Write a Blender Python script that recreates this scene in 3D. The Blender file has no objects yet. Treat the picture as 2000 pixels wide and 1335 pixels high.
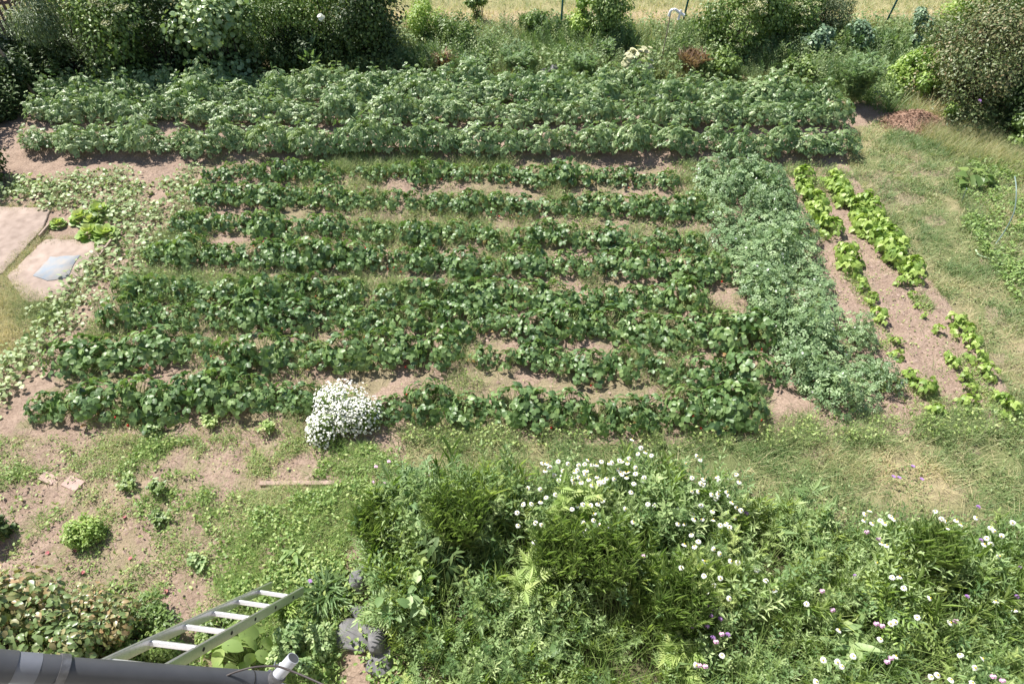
import bpy, math, random
import numpy as np

# ------------------------------------------------------------------ camera, sky, sun
scene = bpy.context.scene
CAMH, FPX = 6.0, 1333.0
cam_d = bpy.data.cameras.new('camera'); cam = bpy.data.objects.new('camera', cam_d)
scene.collection.objects.link(cam); scene.camera = cam
cam.location = (0, 0, CAMH); cam.rotation_euler = (math.radians(45), 0, 0)
cam_d.sensor_width = 36; cam_d.lens = FPX / 2000 * 36; cam_d.clip_start = .05; cam_d.clip_end = 1000

SUN = np.array([-.50, .42, 1.0]); SUN = SUN / np.linalg.norm(SUN)
world = bpy.data.worlds.new('World'); scene.world = world; world.use_nodes = True
wn = world.node_tree; bg = wn.nodes['Background']
sky = wn.nodes.new('ShaderNodeTexSky'); sky.sky_type = 'NISHITA'; sky.sun_disc = False
sky.sun_elevation = math.asin(SUN[2]); sky.sun_rotation = math.atan2(SUN[0], SUN[1])
wn.links.new(sky.outputs[0], bg.inputs[0]); bg.inputs[1].default_value = .08
sl = bpy.data.lights.new('sun', 'SUN'); sl.energy = 5.0; sl.angle = math.radians(.5); sl.color = (1, .955, .88)
so = bpy.data.objects.new('sun', sl); scene.collection.objects.link(so)
from mathutils import Vector
so.rotation_euler = Vector(SUN.tolist()).to_track_quat('Z', 'Y').to_euler()
so.location = (-8, 8, 16)
vs = scene.view_settings; vs.view_transform = 'Standard'; vs.look = 'None'; vs.gamma = 1; vs.exposure = .7
scene.cycles.max_bounces = 6; scene.cycles.transmission_bounces = 3; scene.cycles.diffuse_bounces = 3
scene.cycles.use_denoising = True

# ------------------------------------------------------------------ helpers
rng = np.random.default_rng(7); random.seed(7)
C = scene.collection
S2 = math.sqrt(.5)
FW = np.array([0, S2, -S2]); UP = np.array([0, S2, S2]); RT = np.array([1., 0, 0])

def ray(px, py):
    return RT * ((px - 1000) / FPX) + UP * ((667.5 - py) / FPX) + FW

def at(px, py, z=0.0):
    d = ray(px, py); t = (z - CAMH) / d[2]
    return np.array([d[0] * t, d[1] * t, z])

def at_depth(px, py, zc):
    return np.array([0, 0, CAMH]) + ray(px, py) * zc

def proj(x, y, z):
    v = np.stack(np.broadcast_arrays(np.asarray(x, float), np.asarray(y, float), np.asarray(z, float) - CAMH), -1)
    zc = v @ FW
    zc = np.where(zc < .05, .05, zc)
    return 1000 + v[..., 0] / zc * FPX, 667.5 - (v @ UP) / zc * FPX

def pip(poly, X, Y):
    X = np.asarray(X); Y = np.asarray(Y); r = np.zeros(X.shape, bool); n = len(poly)
    for i in range(n):
        x0, y0 = poly[i]; x1, y1 = poly[(i + 1) % n]
        if y0 == y1: continue
        c = ((y0 > Y) != (y1 > Y)) & (X < (x1 - x0) * (Y - y0) / (y1 - y0) + x0)
        r ^= c
    return r

_ng = np.random.default_rng(99).random((256, 256))
def vnoise(x, y, s=1.0, o=0):
    x = np.asarray(x) / s + 37.3 * o + 500; y = np.asarray(y) / s + 17.1 * o + 500
    xi = np.floor(x).astype(int); yi = np.floor(y).astype(int); fx = x - xi; fy = y - yi
    fx = fx * fx * (3 - 2 * fx); fy = fy * fy * (3 - 2 * fy)
    g = lambda a, b: _ng[a % 256, b % 256]
    return (g(xi, yi) * (1 - fx) + g(xi + 1, yi) * fx) * (1 - fy) + (g(xi, yi + 1) * (1 - fx) + g(xi + 1, yi + 1) * fx) * fy
def fbm(x, y, s=1.0, o=0, n=3):
    r = 0; a = 1; t = 0
    for i in range(n):
        r = r + a * vnoise(x, y, s / 2 ** i, o + i * 3); t += a; a *= .5
    return r / t

def nrm(v):
    return v / np.maximum(np.linalg.norm(v, axis=-1, keepdims=True), 1e-9)

def frames(d, n, s, w=1.0):
    d = nrm(np.asarray(d, float)); x = nrm(np.cross(d, n)); z = np.cross(x, d)
    s = np.asarray(s, float).reshape(-1, 1) * np.ones((len(d), 1))
    return np.stack([x * s * w, d * s, z * s], axis=-1)

class MB:
    """collects many small pieces into one mesh"""
    def __init__(self):
        self.V = []; self.T = []; self.F = []; self.n = 0; self.smooth = False
    def add(self, tV, tF, M, P, tint=None, mi=0, vt=None):
        tV = np.asarray(tV, float); M = np.asarray(M, float); P = np.asarray(P, float)
        k, n = len(P), len(tV)
        if k == 0: return
        V = np.einsum('kij,nj->kni', M, tV) + P[:, None]
        tint = np.full(k, .5) if tint is None else np.asarray(tint, float) * np.ones(k)
        T = np.repeat(tint[:, None], n, 1)
        if vt is not None: T = T + vt[None]
        self.V.append(V.reshape(-1, 3)); self.T.append(T.reshape(-1))
        off = self.n + n * np.arange(k)
        for size in (3, 4):
            f = [q for q in tF if len(q) == size]
            if f:
                f = np.array(f); A = (off[:, None, None] + f[None]).reshape(-1, size)
                self.F.append((A, np.full(len(A), mi)))
        self.n += n * k
    def raw(self, V, F, tint=.5, mi=0):
        self.add(V, F, np.eye(3)[None], np.zeros((1, 3)), [tint], mi)
    def merged(self):
        return np.concatenate(self.V), self.F, np.concatenate(self.T)
    def tubes(self, P0, P1, r0, r1, tint=.5, mi=1, sides=3):
        P0 = np.atleast_2d(P0).astype(float); P1 = np.atleast_2d(P1).astype(float)
        d = P1 - P0; L = np.linalg.norm(d, axis=1); d = nrm(d)
        up = np.where(np.abs(d[:, 2:3]) > .9, np.array([[1., 0, 0]]), np.array([[0, 0, 1.]]))
        x = nrm(np.cross(d, up)); z = np.cross(x, d)
        r0 = np.ones(len(P0)) * r0; r1 = np.ones(len(P0)) * r1
        a = np.arange(sides) / sides * 2 * np.pi
        A = P0[:, None] + r0[:, None, None] * (np.cos(a)[None, :, None] * x[:, None] + np.sin(a)[None, :, None] * z[:, None])
        B_ = P1[:, None] + r1[:, None, None] * (np.cos(a)[None, :, None] * x[:, None] + np.sin(a)[None, :, None] * z[:, None])
        V = np.concatenate([A, B_], 1).reshape(-1, 3)
        off = self.n + 2 * sides * np.arange(len(P0))
        f = np.array([[i, (i + 1) % sides, sides + (i + 1) % sides, sides + i] for i in range(sides)])
        F = (off[:, None, None] + f[None]).reshape(-1, 4)
        self.V.append(V); self.T.append(np.ones(len(V)) * .5 if np.isscalar(tint) else np.repeat(tint, 2 * sides)); self.F.append((F, np.full(len(F), mi)))
        self.n += len(V)
    def mesh(self, name, mats, smooth=False):
        V = np.concatenate(self.V).astype(np.float32); T = np.concatenate(self.T).astype(np.float32)
        me = bpy.data.meshes.new(name)
        me.vertices.add(len(V)); me.vertices.foreach_set('co', V.ravel())
        nl = sum(a.size for a, _ in self.F); nf = sum(len(a) for a, _ in self.F)
        me.loops.add(nl); me.loops.foreach_set('vertex_index', np.concatenate([a.ravel() for a, _ in self.F]).astype(np.int32))
        tot = np.concatenate([np.full(len(a), a.shape[1]) for a, _ in self.F])
        st = np.concatenate([[0], np.cumsum(tot)[:-1]]).astype(np.int32)
        me.polygons.add(nf); me.polygons.foreach_set('loop_start', st)
        me.polygons.foreach_set('material_index', np.concatenate([m for _, m in self.F]).astype(np.int32))
        at_ = me.attributes.new('tint', 'FLOAT', 'POINT'); at_.data.foreach_set('value', T)
        for m in mats: me.materials.append(m)
        me.update(calc_edges=True); me.validate()
        if smooth: me.polygons.foreach_set('use_smooth', np.ones(len(me.polygons), bool))
        return me
    def obj(self, name, mats, parent=None, smooth=False, loc=None):
        return mkobj(name, self.mesh(name, mats, smooth), parent, loc)

def mkobj(name, data, parent=None, loc=None):
    o = bpy.data.objects.new(name, data); C.objects.link(o)
    if parent is not None: o.parent = parent
    if loc is not None: o.location = [float(v) for v in loc]
    return o

def tag(o, label=None, cat=None, group=None, kind=None):
    if label: o['label'] = label
    if cat: o['category'] = cat
    if group: o['group'] = group
    if kind: o['kind'] = kind
    return o

def children(o): return [c for c in bpy.data.objects if c.parent == o]
def put(proto, kids, loc, rz, sc, label, cat, group, tilt=(0, 0)):
    """a copy of a thing together with copies of its parts and sub-parts"""
    r = proto.copy(); C.objects.link(r)
    r.location = [float(v) for v in loc]; r.rotation_euler = (tilt[0], tilt[1], rz)
    r.scale = (sc, sc, sc) if np.isscalar(sc) else sc
    tag(r, label, cat, group)
    for ch, gk in kids:
        c = ch.copy(); C.objects.link(c); c.parent = r
        for g in gk:
            d = g.copy(); C.objects.link(d); d.parent = c
    return r

class Kit:
    """prototypes of one kind: first use of each prototype is the prototype itself"""
    def __init__(self, protos):
        self.p = []
        for root in protos:
            self.p.append([root, [(c, children(c)) for c in children(root)], False])
        self.i = 0
    def place(self, loc, rz, sc, label, cat, group=None, tilt=(0, 0), k=None):
        e = self.p[(self.i if k is None else k) % len(self.p)]; self.i += 1
        if not e[2]:
            e[2] = True; r = e[0]
            r.location = [float(v) for v in loc]; r.rotation_euler = (tilt[0], tilt[1], rz)
            r.scale = (sc, sc, sc) if np.isscalar(sc) else sc
            return tag(r, label, cat, group)
        return put(e[0], e[1], loc, rz, sc, label, cat, group, tilt)
    def clean(self):
        for e in self.p:
            if not e[2]:
                for c, gk in e[1]:
                    for g in gk: bpy.data.objects.remove(g)
                    bpy.data.objects.remove(c)
                bpy.data.objects.remove(e[0])

ORD = ['first', 'second', 'third', 'fourth', 'fifth', 'sixth', 'seventh', 'eighth', 'ninth', 'tenth', 'eleventh', 'twelfth', 'thirteenth',
       'fourteenth', 'fifteenth', 'sixteenth', 'seventeenth', 'eighteenth', 'nineteenth']
def ordinal(i):
    if i < 19: return ORD[i]
    n = i + 1; t = {2: 'twent', 3: 'thirt', 4: 'fort', 5: 'fift', 6: 'sixt', 7: 'sevent', 8: 'eight', 9: 'ninet'}[n // 10]
    return t + 'ieth' if n % 10 == 0 else t + 'y-' + ORD[n % 10 - 1]

# ------------------------------------------------------------------ materials
def leaf_mat(name, a, b, c, rough=.5, trans=.28, spec=.35, jit=.25, gain=True):
    if gain:      # a little greyer and lighter than the raw pigment values
        def soft(q):
            l = .3 * q[0] + .6 * q[1] + .1 * q[2]
            return tuple(min(.9, ((v * .84 + l * .16) * g)) for v, g in zip(q, (1.74, 1.68, 1.36)))
        a, b, c = soft(a), soft(b), soft(c)
    m = bpy.data.materials.new(name); m.use_nodes = True; nt = m.node_tree; N = nt.nodes; L = nt.links
    p = N['Principled BSDF']; out = N['Material Output']
    at_ = N.new('ShaderNodeAttribute'); at_.attribute_name = 'tint'
    oi = N.new('ShaderNodeObjectInfo')
    add = N.new('ShaderNodeMath'); add.operation = 'MULTIPLY_ADD'
    L.new(oi.outputs['Random'], add.inputs[0]); add.inputs[1].default_value = jit; L.new(at_.outputs['Fac'], add.inputs[2])
    sub = N.new('ShaderNodeMath'); sub.operation = 'SUBTRACT'; L.new(add.outputs[0], sub.inputs[0]); sub.inputs[1].default_value = jit / 2
    r = N.new('ShaderNodeValToRGB'); L.new(sub.outputs[0], r.inputs[0])
    e = r.color_ramp.elements; e[0].position = 0; e[0].color = (*a, 1); e[1].position = 1; e[1].color = (*c, 1)
    q = e.new(.5); q.color = (*b, 1)
    L.new(r.outputs[0], p.inputs['Base Color']); p.inputs['Roughness'].default_value = rough * .92
    p.inputs['Specular IOR Level'].default_value = min(1, spec * (1.5 if gain else 1))
    if trans > 0:
        tb = N.new('ShaderNodeBsdfTranslucent'); hs = N.new('ShaderNodeMix'); hs.data_type = 'RGBA'; hs.blend_type = 'MULTIPLY'
        hs.inputs[0].default_value = 1; L.new(r.outputs[0], hs.inputs[6]); hs.inputs[7].default_value = (1.3, 1.4, .7, 1)
        L.new(hs.outputs[2], tb.inputs[0])
        mx = N.new('ShaderNodeMixShader'); mx.inputs[0].default_value = trans
        L.new(p.outputs[0], mx.inputs[1]); L.new(tb.outputs[0], mx.inputs[2]); L.new(mx.outputs[0], out.inputs[0])
    return m

def plain_mat(name, col, rough=.6, metal=0, var=.15, scale=20, bump=.0, col2=None, spec=.4):
    m = bpy.data.materials.new(name); m.use_nodes = True; nt = m.node_tree; N = nt.nodes; L = nt.links
    p = N['Principled BSDF']; p.inputs['Roughness'].default_value = rough; p.inputs['Metallic'].default_value = metal
    p.inputs['Specular IOR Level'].default_value = spec
    tc = N.new('ShaderNodeTexCoord'); nz = N.new('ShaderNodeTexNoise'); nz.inputs['Scale'].default_value = scale; nz.inputs['Detail'].default_value = 6
    L.new(tc.outputs['Object'], nz.inputs['Vector'])
    r = N.new('ShaderNodeValToRGB'); L.new(nz.outputs[0], r.inputs[0])
    c2 = col2 or tuple(min(1, v * (1 + var)) for v in col)
    e = r.color_ramp.elements; e[0].position = .3; e[0].color = (*[v * (1 - var) for v in col], 1); e[1].position = .7; e[1].color = (*c2, 1)
    L.new(r.outputs[0], p.inputs['Base Color'])
    if bump:
        b = N.new('ShaderNodeBump'); b.inputs['Strength'].default_value = bump; b.inputs['Distance'].default_value = .01
        L.new(nz.outputs[0], b.inputs['Height']); L.new(b.outputs[0], p.inputs['Normal'])
    return m

M = {}
M['straw_leaf'] = leaf_mat('strawberry_leaf', (.035, .085, .028), (.078, .155, .05), (.16, .25, .09), .5, .24, .5)
M['stem_green'] = leaf_mat('green_stem', (.14, .2, .07), (.16, .22, .08), (.2, .22, .09), .6, 0)
M['potato_leaf'] = leaf_mat('potato_leaf', (.055, .12, .042), (.115, .195, .08), (.215, .29, .15), .48, .2, .45)
M['pea_leaf'] = leaf_mat('pea_leaf', (.065, .13, .06), (.115, .195, .1), (.2, .29, .155), .5, .2)
M['bean_leaf'] = leaf_mat('bean_leaf', (.1, .19, .03), (.165, .26, .045), (.24, .33, .08), .5, .28)
M['vine_leaf'] = leaf_mat('vine_leaf', (.11, .18, .07), (.185, .26, .13), (.28, .34, .21), .5, .25)
M['lettuce_leaf'] = leaf_mat('lettuce_leaf', (.12, .22, .04), (.19, .29, .07), (.32, .37, .14), .5, .28)
M['grass'] = leaf_mat('grass_blade', (.075, .145, .045), (.145, .205, .085), (.36, .315, .21), .6, .25)
M['weed'] = leaf_mat('weed_leaf', (.08, .16, .035), (.15, .24, .065), (.25, .31, .11), .55, .25)
M['straw'] = leaf_mat('dry_straw', (.2, .15, .085), (.4, .32, .19), (.55, .46, .3), .7, .1, gain=False)
M['meadow'] = leaf_mat('meadow_leaf', (.055, .125, .04), (.14, .225, .09), (.26, .34, .165), .55, .25)
M['meadow_light'] = leaf_mat('meadow_light_leaf', (.12, .21, .05), (.2, .29, .09), (.3, .37, .15), .55, .3)
M['feather'] = leaf_mat('feathery_leaf', (.08, .16, .075), (.13, .215, .11), (.18, .27, .14), .6, .25)
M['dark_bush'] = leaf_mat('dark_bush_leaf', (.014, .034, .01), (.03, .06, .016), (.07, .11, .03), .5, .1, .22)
M['mid_dark'] = leaf_mat('dark_drooping_leaf', (.025, .055, .02), (.045, .09, .03), (.09, .14, .05), .6, .15, .2)
M['mid_bush'] = leaf_mat('mid_bush_leaf', (.05, .1, .022), (.1, .17, .04), (.18, .25, .07), .48, .25)
M['light_bush'] = leaf_mat('light_bush_leaf', (.1, .19, .03), (.17, .27, .05), (.26, .34, .08), .48, .3)
M['pale_bush'] = leaf_mat('pale_bush_leaf', (.08, .15, .06), (.15, .23, .11), (.27, .34, .17), .4, .2, .5)
M['grey_bush'] = leaf_mat('grey_bush_leaf', (.06, .1, .05), (.1, .15, .08), (.17, .22, .13), .55, .15)
M['blue_bush'] = leaf_mat('blue_bush_leaf', (.06, .12, .08), (.11, .19, .13), (.19, .28, .19), .5, .15)
M['red_bush'] = leaf_mat('reddish_bush_leaf', (.05, .09, .03), (.1, .135, .055), (.19, .13, .08), .5, .15)
M['rose_leaf'] = leaf_mat('rose_leaf', (.05, .095, .03), (.1, .16, .055), (.27, .17, .1), .4, .18, .5)
M['big_leaf'] = leaf_mat('broad_leaf', (.11, .18, .045), (.15, .235, .065), (.2, .28, .09), .55, .25)
M['white'] = leaf_mat('white_petal', (.8, .8, .78), (.86, .86, .84), (.9, .88, .86), .6, .15, gain=False)
M['cream'] = leaf_mat('cream_blossom', (.45, .46, .24), (.6, .58, .36), (.74, .7, .5), .6, .15, gain=False)
M['pink'] = leaf_mat('pink_petal', (.55, .25, .5), (.62, .34, .58), (.75, .5, .68), .6, .2, gain=False)
M['purple'] = leaf_mat('purple_petal', (.33, .17, .48), (.4, .22, .56), (.5, .3, .62), .6, .2, gain=False)
M['red'] = leaf_mat('red_fruit', (.45, .02, .02), (.55, .03, .025), (.65, .08, .05), .35, 0, gain=False)
M['redpetal'] = leaf_mat('red_petal', (.45, .07, .09), (.5, .14, .16), (.55, .25, .26), .5, .1, gain=False)
M['yellow'] = leaf_mat('yellow_disc', (.6, .4, .04), (.7, .48, .05), (.75, .52, .08), .6, 0, gain=False)
M['bark'] = plain_mat('bark', (.06, .045, .035), .85, 0, .3, 30, .5)
M['wood'] = plain_mat('weathered_wood', (.34, .26, .21), .8, 0, .3, 25, .4)
M['slat'] = plain_mat('fence_wood', (.3, .19, .15), .8, 0, .25, 25, .4)
M['alu'] = plain_mat('aluminium', (.62, .62, .64), .34, .85, .08, 60, .05)
M['alurung'] = plain_mat('aluminium_rung', (.82, .82, .86), .3, .6, .05, 60, .05)
M['dark'] = plain_mat('dark_hole', (.02, .02, .02), .8)
M['pipe'] = plain_mat('grey_pipe_plastic', (.075, .078, .088), .5, 0, .25, 5, .1)
M['pipe_light'] = plain_mat('pale_pipe_collar', (.16, .17, .2), .5, 0, .2, 8, .1)
M['pipe_white'] = plain_mat('white_pipe_plastic', (.5, .52, .58), .4, 0, .08, 12, .1)
M['clamp'] = plain_mat('clamp_metal', (.16, .16, .17), .5, .6, .3, 40, .3)
M['cable'] = plain_mat('cable_rubber', (.05, .04, .04), .5, 0, .2, 30)
M['tarp_green'] = plain_mat('green_canvas', (.03, .16, .09), .6, 0, .1, 12)
M['tarp_pale'] = plain_mat('pale_canvas', (.5, .52, .52), .6, 0, .1, 12)
M['stone'] = plain_mat('grey_stone', (.16, .157, .165), .8, 0, .3, 14, .8)
M['slab'] = plain_mat('sandy_slab', (.34, .26, .215), .9, 0, .18, 7, .9, (.42, .33, .28))
M['sheet'] = plain_mat('faded_blue_sheet', (.25, .3, .36), .8, 0, .06, 9, .5, (.36, .33, .3))
M['brick'] = plain_mat('pink_brick', (.42, .3, .26), .85, 0, .15, 20, .6)
M['plank'] = plain_mat('pinkish_plank', (.36, .265, .22), .9, 0, .25, 12, .6)
M['post_green'] = plain_mat('green_post_paint', (.02, .1, .08), .45, .2, .2, 20)
M['plastic_white'] = plain_mat('white_plastic', (.8, .8, .82), .4, 0, .05, 10)
M['hose'] = plain_mat('pale_green_hose', (.42, .55, .34), .45, 0, .1, 10)
M['greyhose'] = plain_mat('grey_green_tube', (.22, .3, .27), .45, 0, .1, 10)
M['wall'] = plain_mat('render_wall', (.6, .56, .5), .9, 0, .08, 6, .3)
M['dry_red'] = leaf_mat('dry_reddish_grass', (.26, .16, .11), (.38, .26, .18), (.48, .35, .25), .8, .15, gain=False)
M['old_leaf'] = leaf_mat('yellowed_leaf', (.34, .27, .07), (.35, .2, .08), (.24, .26, .08), .6, .2, gain=False)
M['crumb'] = leaf_mat('soil_crumb', (.2, .14, .11), (.28, .2, .16), (.36, .27, .22), .9, 0, gain=False)
M['chips'] = leaf_mat('red_brown_chips', (.19, .11, .08), (.31, .19, .135), (.45, .3, .215), .8, 0, gain=False)

def ground_mat():
    m = bpy.data.materials.new('soil_and_turf'); m.use_nodes = True; nt = m.node_tree; N = nt.nodes; L = nt.links
    p = N['Principled BSDF']; p.inputs['Roughness'].default_value = .92; p.inputs['Specular IOR Level'].default_value = .15
    ca = N.new('ShaderNodeAttribute'); ca.attribute_name = 'cover'
    geo = N.new('ShaderNodeNewGeometry')
    def noise(s, d=8):
        n = N.new('ShaderNodeTexNoise'); n.inputs['Scale'].default_value = s; n.inputs['Detail'].default_value = d; n.inputs['Roughness'].default_value = .65
        L.new(geo.outputs['Position'], n.inputs['Vector']); return n
    n1 = noise(2.5); n2 = noise(38); n3 = noise(160, 3)
    def ramp(n, a, b, p0=.3, p1=.7):
        r = N.new('ShaderNodeValToRGB'); e = r.color_ramp.elements; e[0].position = p0; e[0].color = (*a, 1); e[1].position = p1; e[1].color = (*b, 1)
        L.new(n.outputs[0], r.inputs[0]); return r
    soil = ramp(n1, (.29, .21, .165), (.41, .31, .245))
    mul = N.new('ShaderNodeMix'); mul.data_type = 'RGBA'; mul.blend_type = 'MULTIPLY'; mul.inputs[0].default_value = 1
    L.new(soil.outputs[0], mul.inputs[6]); L.new(ramp(n2, (.62, .6, .58), (1.15, 1.15, 1.15), .3, .62).outputs[0], mul.inputs[7])
    mx = N.new('ShaderNodeMix'); mx.data_type = 'RGBA'; L.new(ca.outputs['Alpha'], mx.inputs[0])
    L.new(mul.outputs[2], mx.inputs[6])
    mul2 = N.new('ShaderNodeMix'); mul2.data_type = 'RGBA'; mul2.blend_type = 'MULTIPLY'; mul2.inputs[0].default_value = 1
    L.new(ca.outputs['Color'], mul2.inputs[6]); L.new(ramp(n3, (.55, .55, .55), (1.3, 1.3, 1.3), .32, .66).outputs[0], mul2.inputs[7])
    L.new(mul2.outputs[2], mx.inputs[7]); L.new(mx.outputs[2], p.inputs['Base Color'])
    b = N.new('ShaderNodeBump'); b.inputs['Strength'].default_value = .9; b.inputs['Distance'].default_value = .02
    L.new(n2.outputs[0], b.inputs['Height'])
    b2 = N.new('ShaderNodeBump'); b2.inputs['Strength'].default_value = .7; b2.inputs['Distance'].default_value = .008
    L.new(n3.outputs[0], b2.inputs['Height']); L.new(b.outputs[0], b2.inputs['Normal']); L.new(b2.outputs[0], p.inputs['Normal'])
    return m

# ------------------------------------------------------------------ layout read off the photograph (photo pixels)
SROWS = [  # canopy centres of strawberry rows, front to back: runs of points with gaps, size
    [[(80, 795), (200, 785), (350, 775), (450, 770), (600, 775)], [(770, 785), (905, 785)], [(1000, 788), (1100, 800), (1200, 808), (1320, 805), (1450, 795)]],
    [[(140, 700), (250, 685), (375, 680)], [(455, 690), (600, 688), (750, 685), (860, 690)], [(950, 692), (1040, 688)], [(1095, 705), (1230, 705)], [(1300, 715), (1365, 718)], [(1425, 722), (1465, 728)]],
    [[(235, 615), (450, 612), (700, 618), (900, 630), (1150, 632), (1300, 640), (1470, 650)]],
    [[(255, 565), (480, 568), (700, 575), (900, 578)], [(930, 570), (1100, 578), (1345, 580)]],
    [[(320, 490), (450, 497), (700, 505), (1000, 515), (1200, 518), (1395, 525)]],
    [[(355, 430), (550, 440), (750, 448)], [(800, 455), (1000, 462), (1200, 465), (1345, 470)]],
    [[(395, 376), (600, 385), (800, 390), (1000, 398), (1250, 402), (1360, 402)]],
    [[(415, 336), (560, 334), (640, 335)], [(700, 335), (900, 338), (1100, 340), (1300, 345)]],
]
PROWS = [  # potato rows, bases
    [(85, 294), (400, 301), (800, 302), (1200, 301), (1640, 303)],
    [(90, 242), (400, 244), (800, 244), (1200, 246), (1625, 251)],
    [(110, 208), (400, 209), (800, 208), (1200, 212), (1600, 219)],
    [(145, 188), (400, 186), (800, 182), (1200, 188), (1540, 201)],
]
BROWS = [[(1565, 345), (1600, 415), (1650, 490), (1690, 555), (1725, 620), (1755, 685), (1805, 755), (1830, 800)],
         [(1625, 350), (1690, 440), (1745, 510)], [(1745, 510), (1800, 590), (1845, 660), (1880, 720), (1905, 785)],
         [(1690, 395), (1750, 480), (1800, 545)], [(1870, 625), (1915, 690), (1945, 750), (1985, 800)]]
PEA = [[(1372, 345), (1500, 338), (1528, 400), (1560, 480), (1605, 570), (1625, 640), (1640, 690), (1590, 740), (1570, 785), (1545, 770), (1515, 710), (1500, 650), (1460, 590), (1420, 490), (1388, 400)],
       [(1655, 630), (1680, 670), (1700, 720), (1745, 785), (1690, 800), (1668, 740)],
       [(1600, 750), (1632, 790), (1630, 810), (1580, 800)]]
VINE = [(0, 370), (60, 350), (180, 345), (345, 322), (390, 345), (365, 400), (330, 450), (285, 500), (235, 545), (190, 590), (130, 650), (60, 720), (10, 790), (-60, 800), (-60, 740), (30, 670), (90, 600), (140, 560), (215, 490), (230, 440), (120, 400), (0, 395)]
MEADOW = [(690, 985), (745, 940), (850, 930), (1000, 925), (1060, 915), (1160, 905), (1270, 900), (1330, 930), (1460, 955), (1560, 975), (1700, 1000), (1850, 1000), (2060, 1020), (2500, 1500), (2500, 2100), (900, 2100), (840, 1450), (790, 1320), (765, 1210), (715, 1090)]
LAWN = [(1655, 250), (1900, 205), (2300, 300), (2700, 1100), (2000, 1060), (1600, 1020), (1350, 980), (1050, 960), (850, 960), (770, 900), (800, 862), (1000, 858), (1250, 872), (1500, 862), (1780, 850), (2005, 835), (1960, 745), (1875, 615), (1815, 545), (1760, 480), (1700, 395), (1655, 320)]
LEFT = [(-200, 845), (200, 850), (600, 850), (800, 880), (790, 960), (700, 1000), (660, 1100), (660, 1500), (-200, 1500)]

def dense(run, step_m, z=0.0):
    """points every step_m metres along a run of photo points"""
    P = np.array([at(a, b, z)[:2] for a, b in run]); seg = np.linalg.norm(np.diff(P, axis=0), axis=1)
    cum = np.concatenate([[0], np.cumsum(seg)]); n = max(1, int(round(cum[-1] / step_m)))
    t = np.linspace(0, cum[-1], n + 1)
    return np.stack([np.interp(t, cum, P[:, 0]), np.interp(t, cum, P[:, 1])], 1)

ridge = []
for runs in SROWS:
    pts = np.concatenate([dense(r, .3, .12) for r in runs]); ridge.append((pts, .05, .17))
for r in PROWS:
    ridge.append((dense(r, .4), .10, .2))
def gz(x, y):
    x = np.asarray(x, float); y = np.asarray(y, float)
    h = (fbm(x, y, 1.6, 1) - .5) * .06 + (vnoise(x, y, .17, 5) - .5) * .035 + (vnoise(x, y, .075, 8) - .5) * .024
    for pts, a, w in ridge:
        yy = np.interp(x, pts[:, 0], pts[:, 1]); inside = (x > pts[0, 0] - .3) & (x < pts[-1, 0] + .3)
        h = h + np.where(inside, a * np.exp(-((y - yy) / w) ** 2), 0)
    px, py = proj(x, y, 0)
    m = pip([(-5, 398), (128, 400), (235, 450), (222, 480), (125, 605), (-5, 640)], px, py)
    return np.where(m, h * .25 - .012, h)

def cover_at(x, y):
    """colour under the plants and how much of it hides the soil"""
    px, py = proj(x, y, 0); n = fbm(x, y, .5, 11); n2 = fbm(x, y, 2.2, 21); n3 = fbm(x, y, .16, 31)
    col = np.zeros(x.shape + (3,)); a = np.zeros(x.shape)
    green = np.array([.15, .19, .07]); dry = np.array([.4, .33, .2]); pink = np.array([.46, .34, .24])
    def mixc(w): return green * (1 - w[..., None]) + dry * w[..., None]
    col[:] = green
    lawn = pip(LAWN, px, py); w = np.clip((n2 - .45) * 2.5 + (n - .5) * 2, 0, .85)
    col[lawn] = mixc(w)[lawn]; a[lawn] = np.clip(.9 - (n < .34) * .5, 0, 1)[lawn]
    left = pip(LEFT, px, py); wl = np.clip((n - .3) * 2, 0, 1)
    col[left] = mixc(wl * .9)[left]; a[left] = np.clip((n3 + n - .95) * 3, 0, .45)[left]
    mead = pip(MEADOW, px, py); col[mead] = np.array([.09, .1, .045]); a[mead] = .75
    back = (py < 175); wb = np.clip((n2 - .35) * 3, 0, 1)
    col[back] = mixc(wb)[back]; a[back] = .9
    field = py < 60 + (n - .5) * 40
    fc = (dry * 1.1) * (1 - np.clip((n - .4) * 3, 0, 1)[..., None] * .5) + pink * np.clip((n - .4) * 3, 0, 1)[..., None] * .5
    col[field] = fc[field]; a[field] = .95
    strip = (py < 22 + (n - .5) * 16)
    sg = np.array([.33, .31, .15]); col[strip] = sg; a[strip] = .9
    gl = pip([(-100, 545), (60, 585), (120, 575), (150, 590), (60, 660), (0, 720), (-300, 740)], px, py)
    col[gl] = mixc(np.clip((n - .3) * 2.5, 0, 1))[gl]; a[gl] = .8
    bed = pip([(400, 310), (1340, 310), (1480, 640), (1500, 840), (30, 840)], px, py) & (n + n3 > 1.06)
    col[bed] = mixc(np.full(x.shape, .5))[bed]; a[bed] = .55
    return col, a

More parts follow.
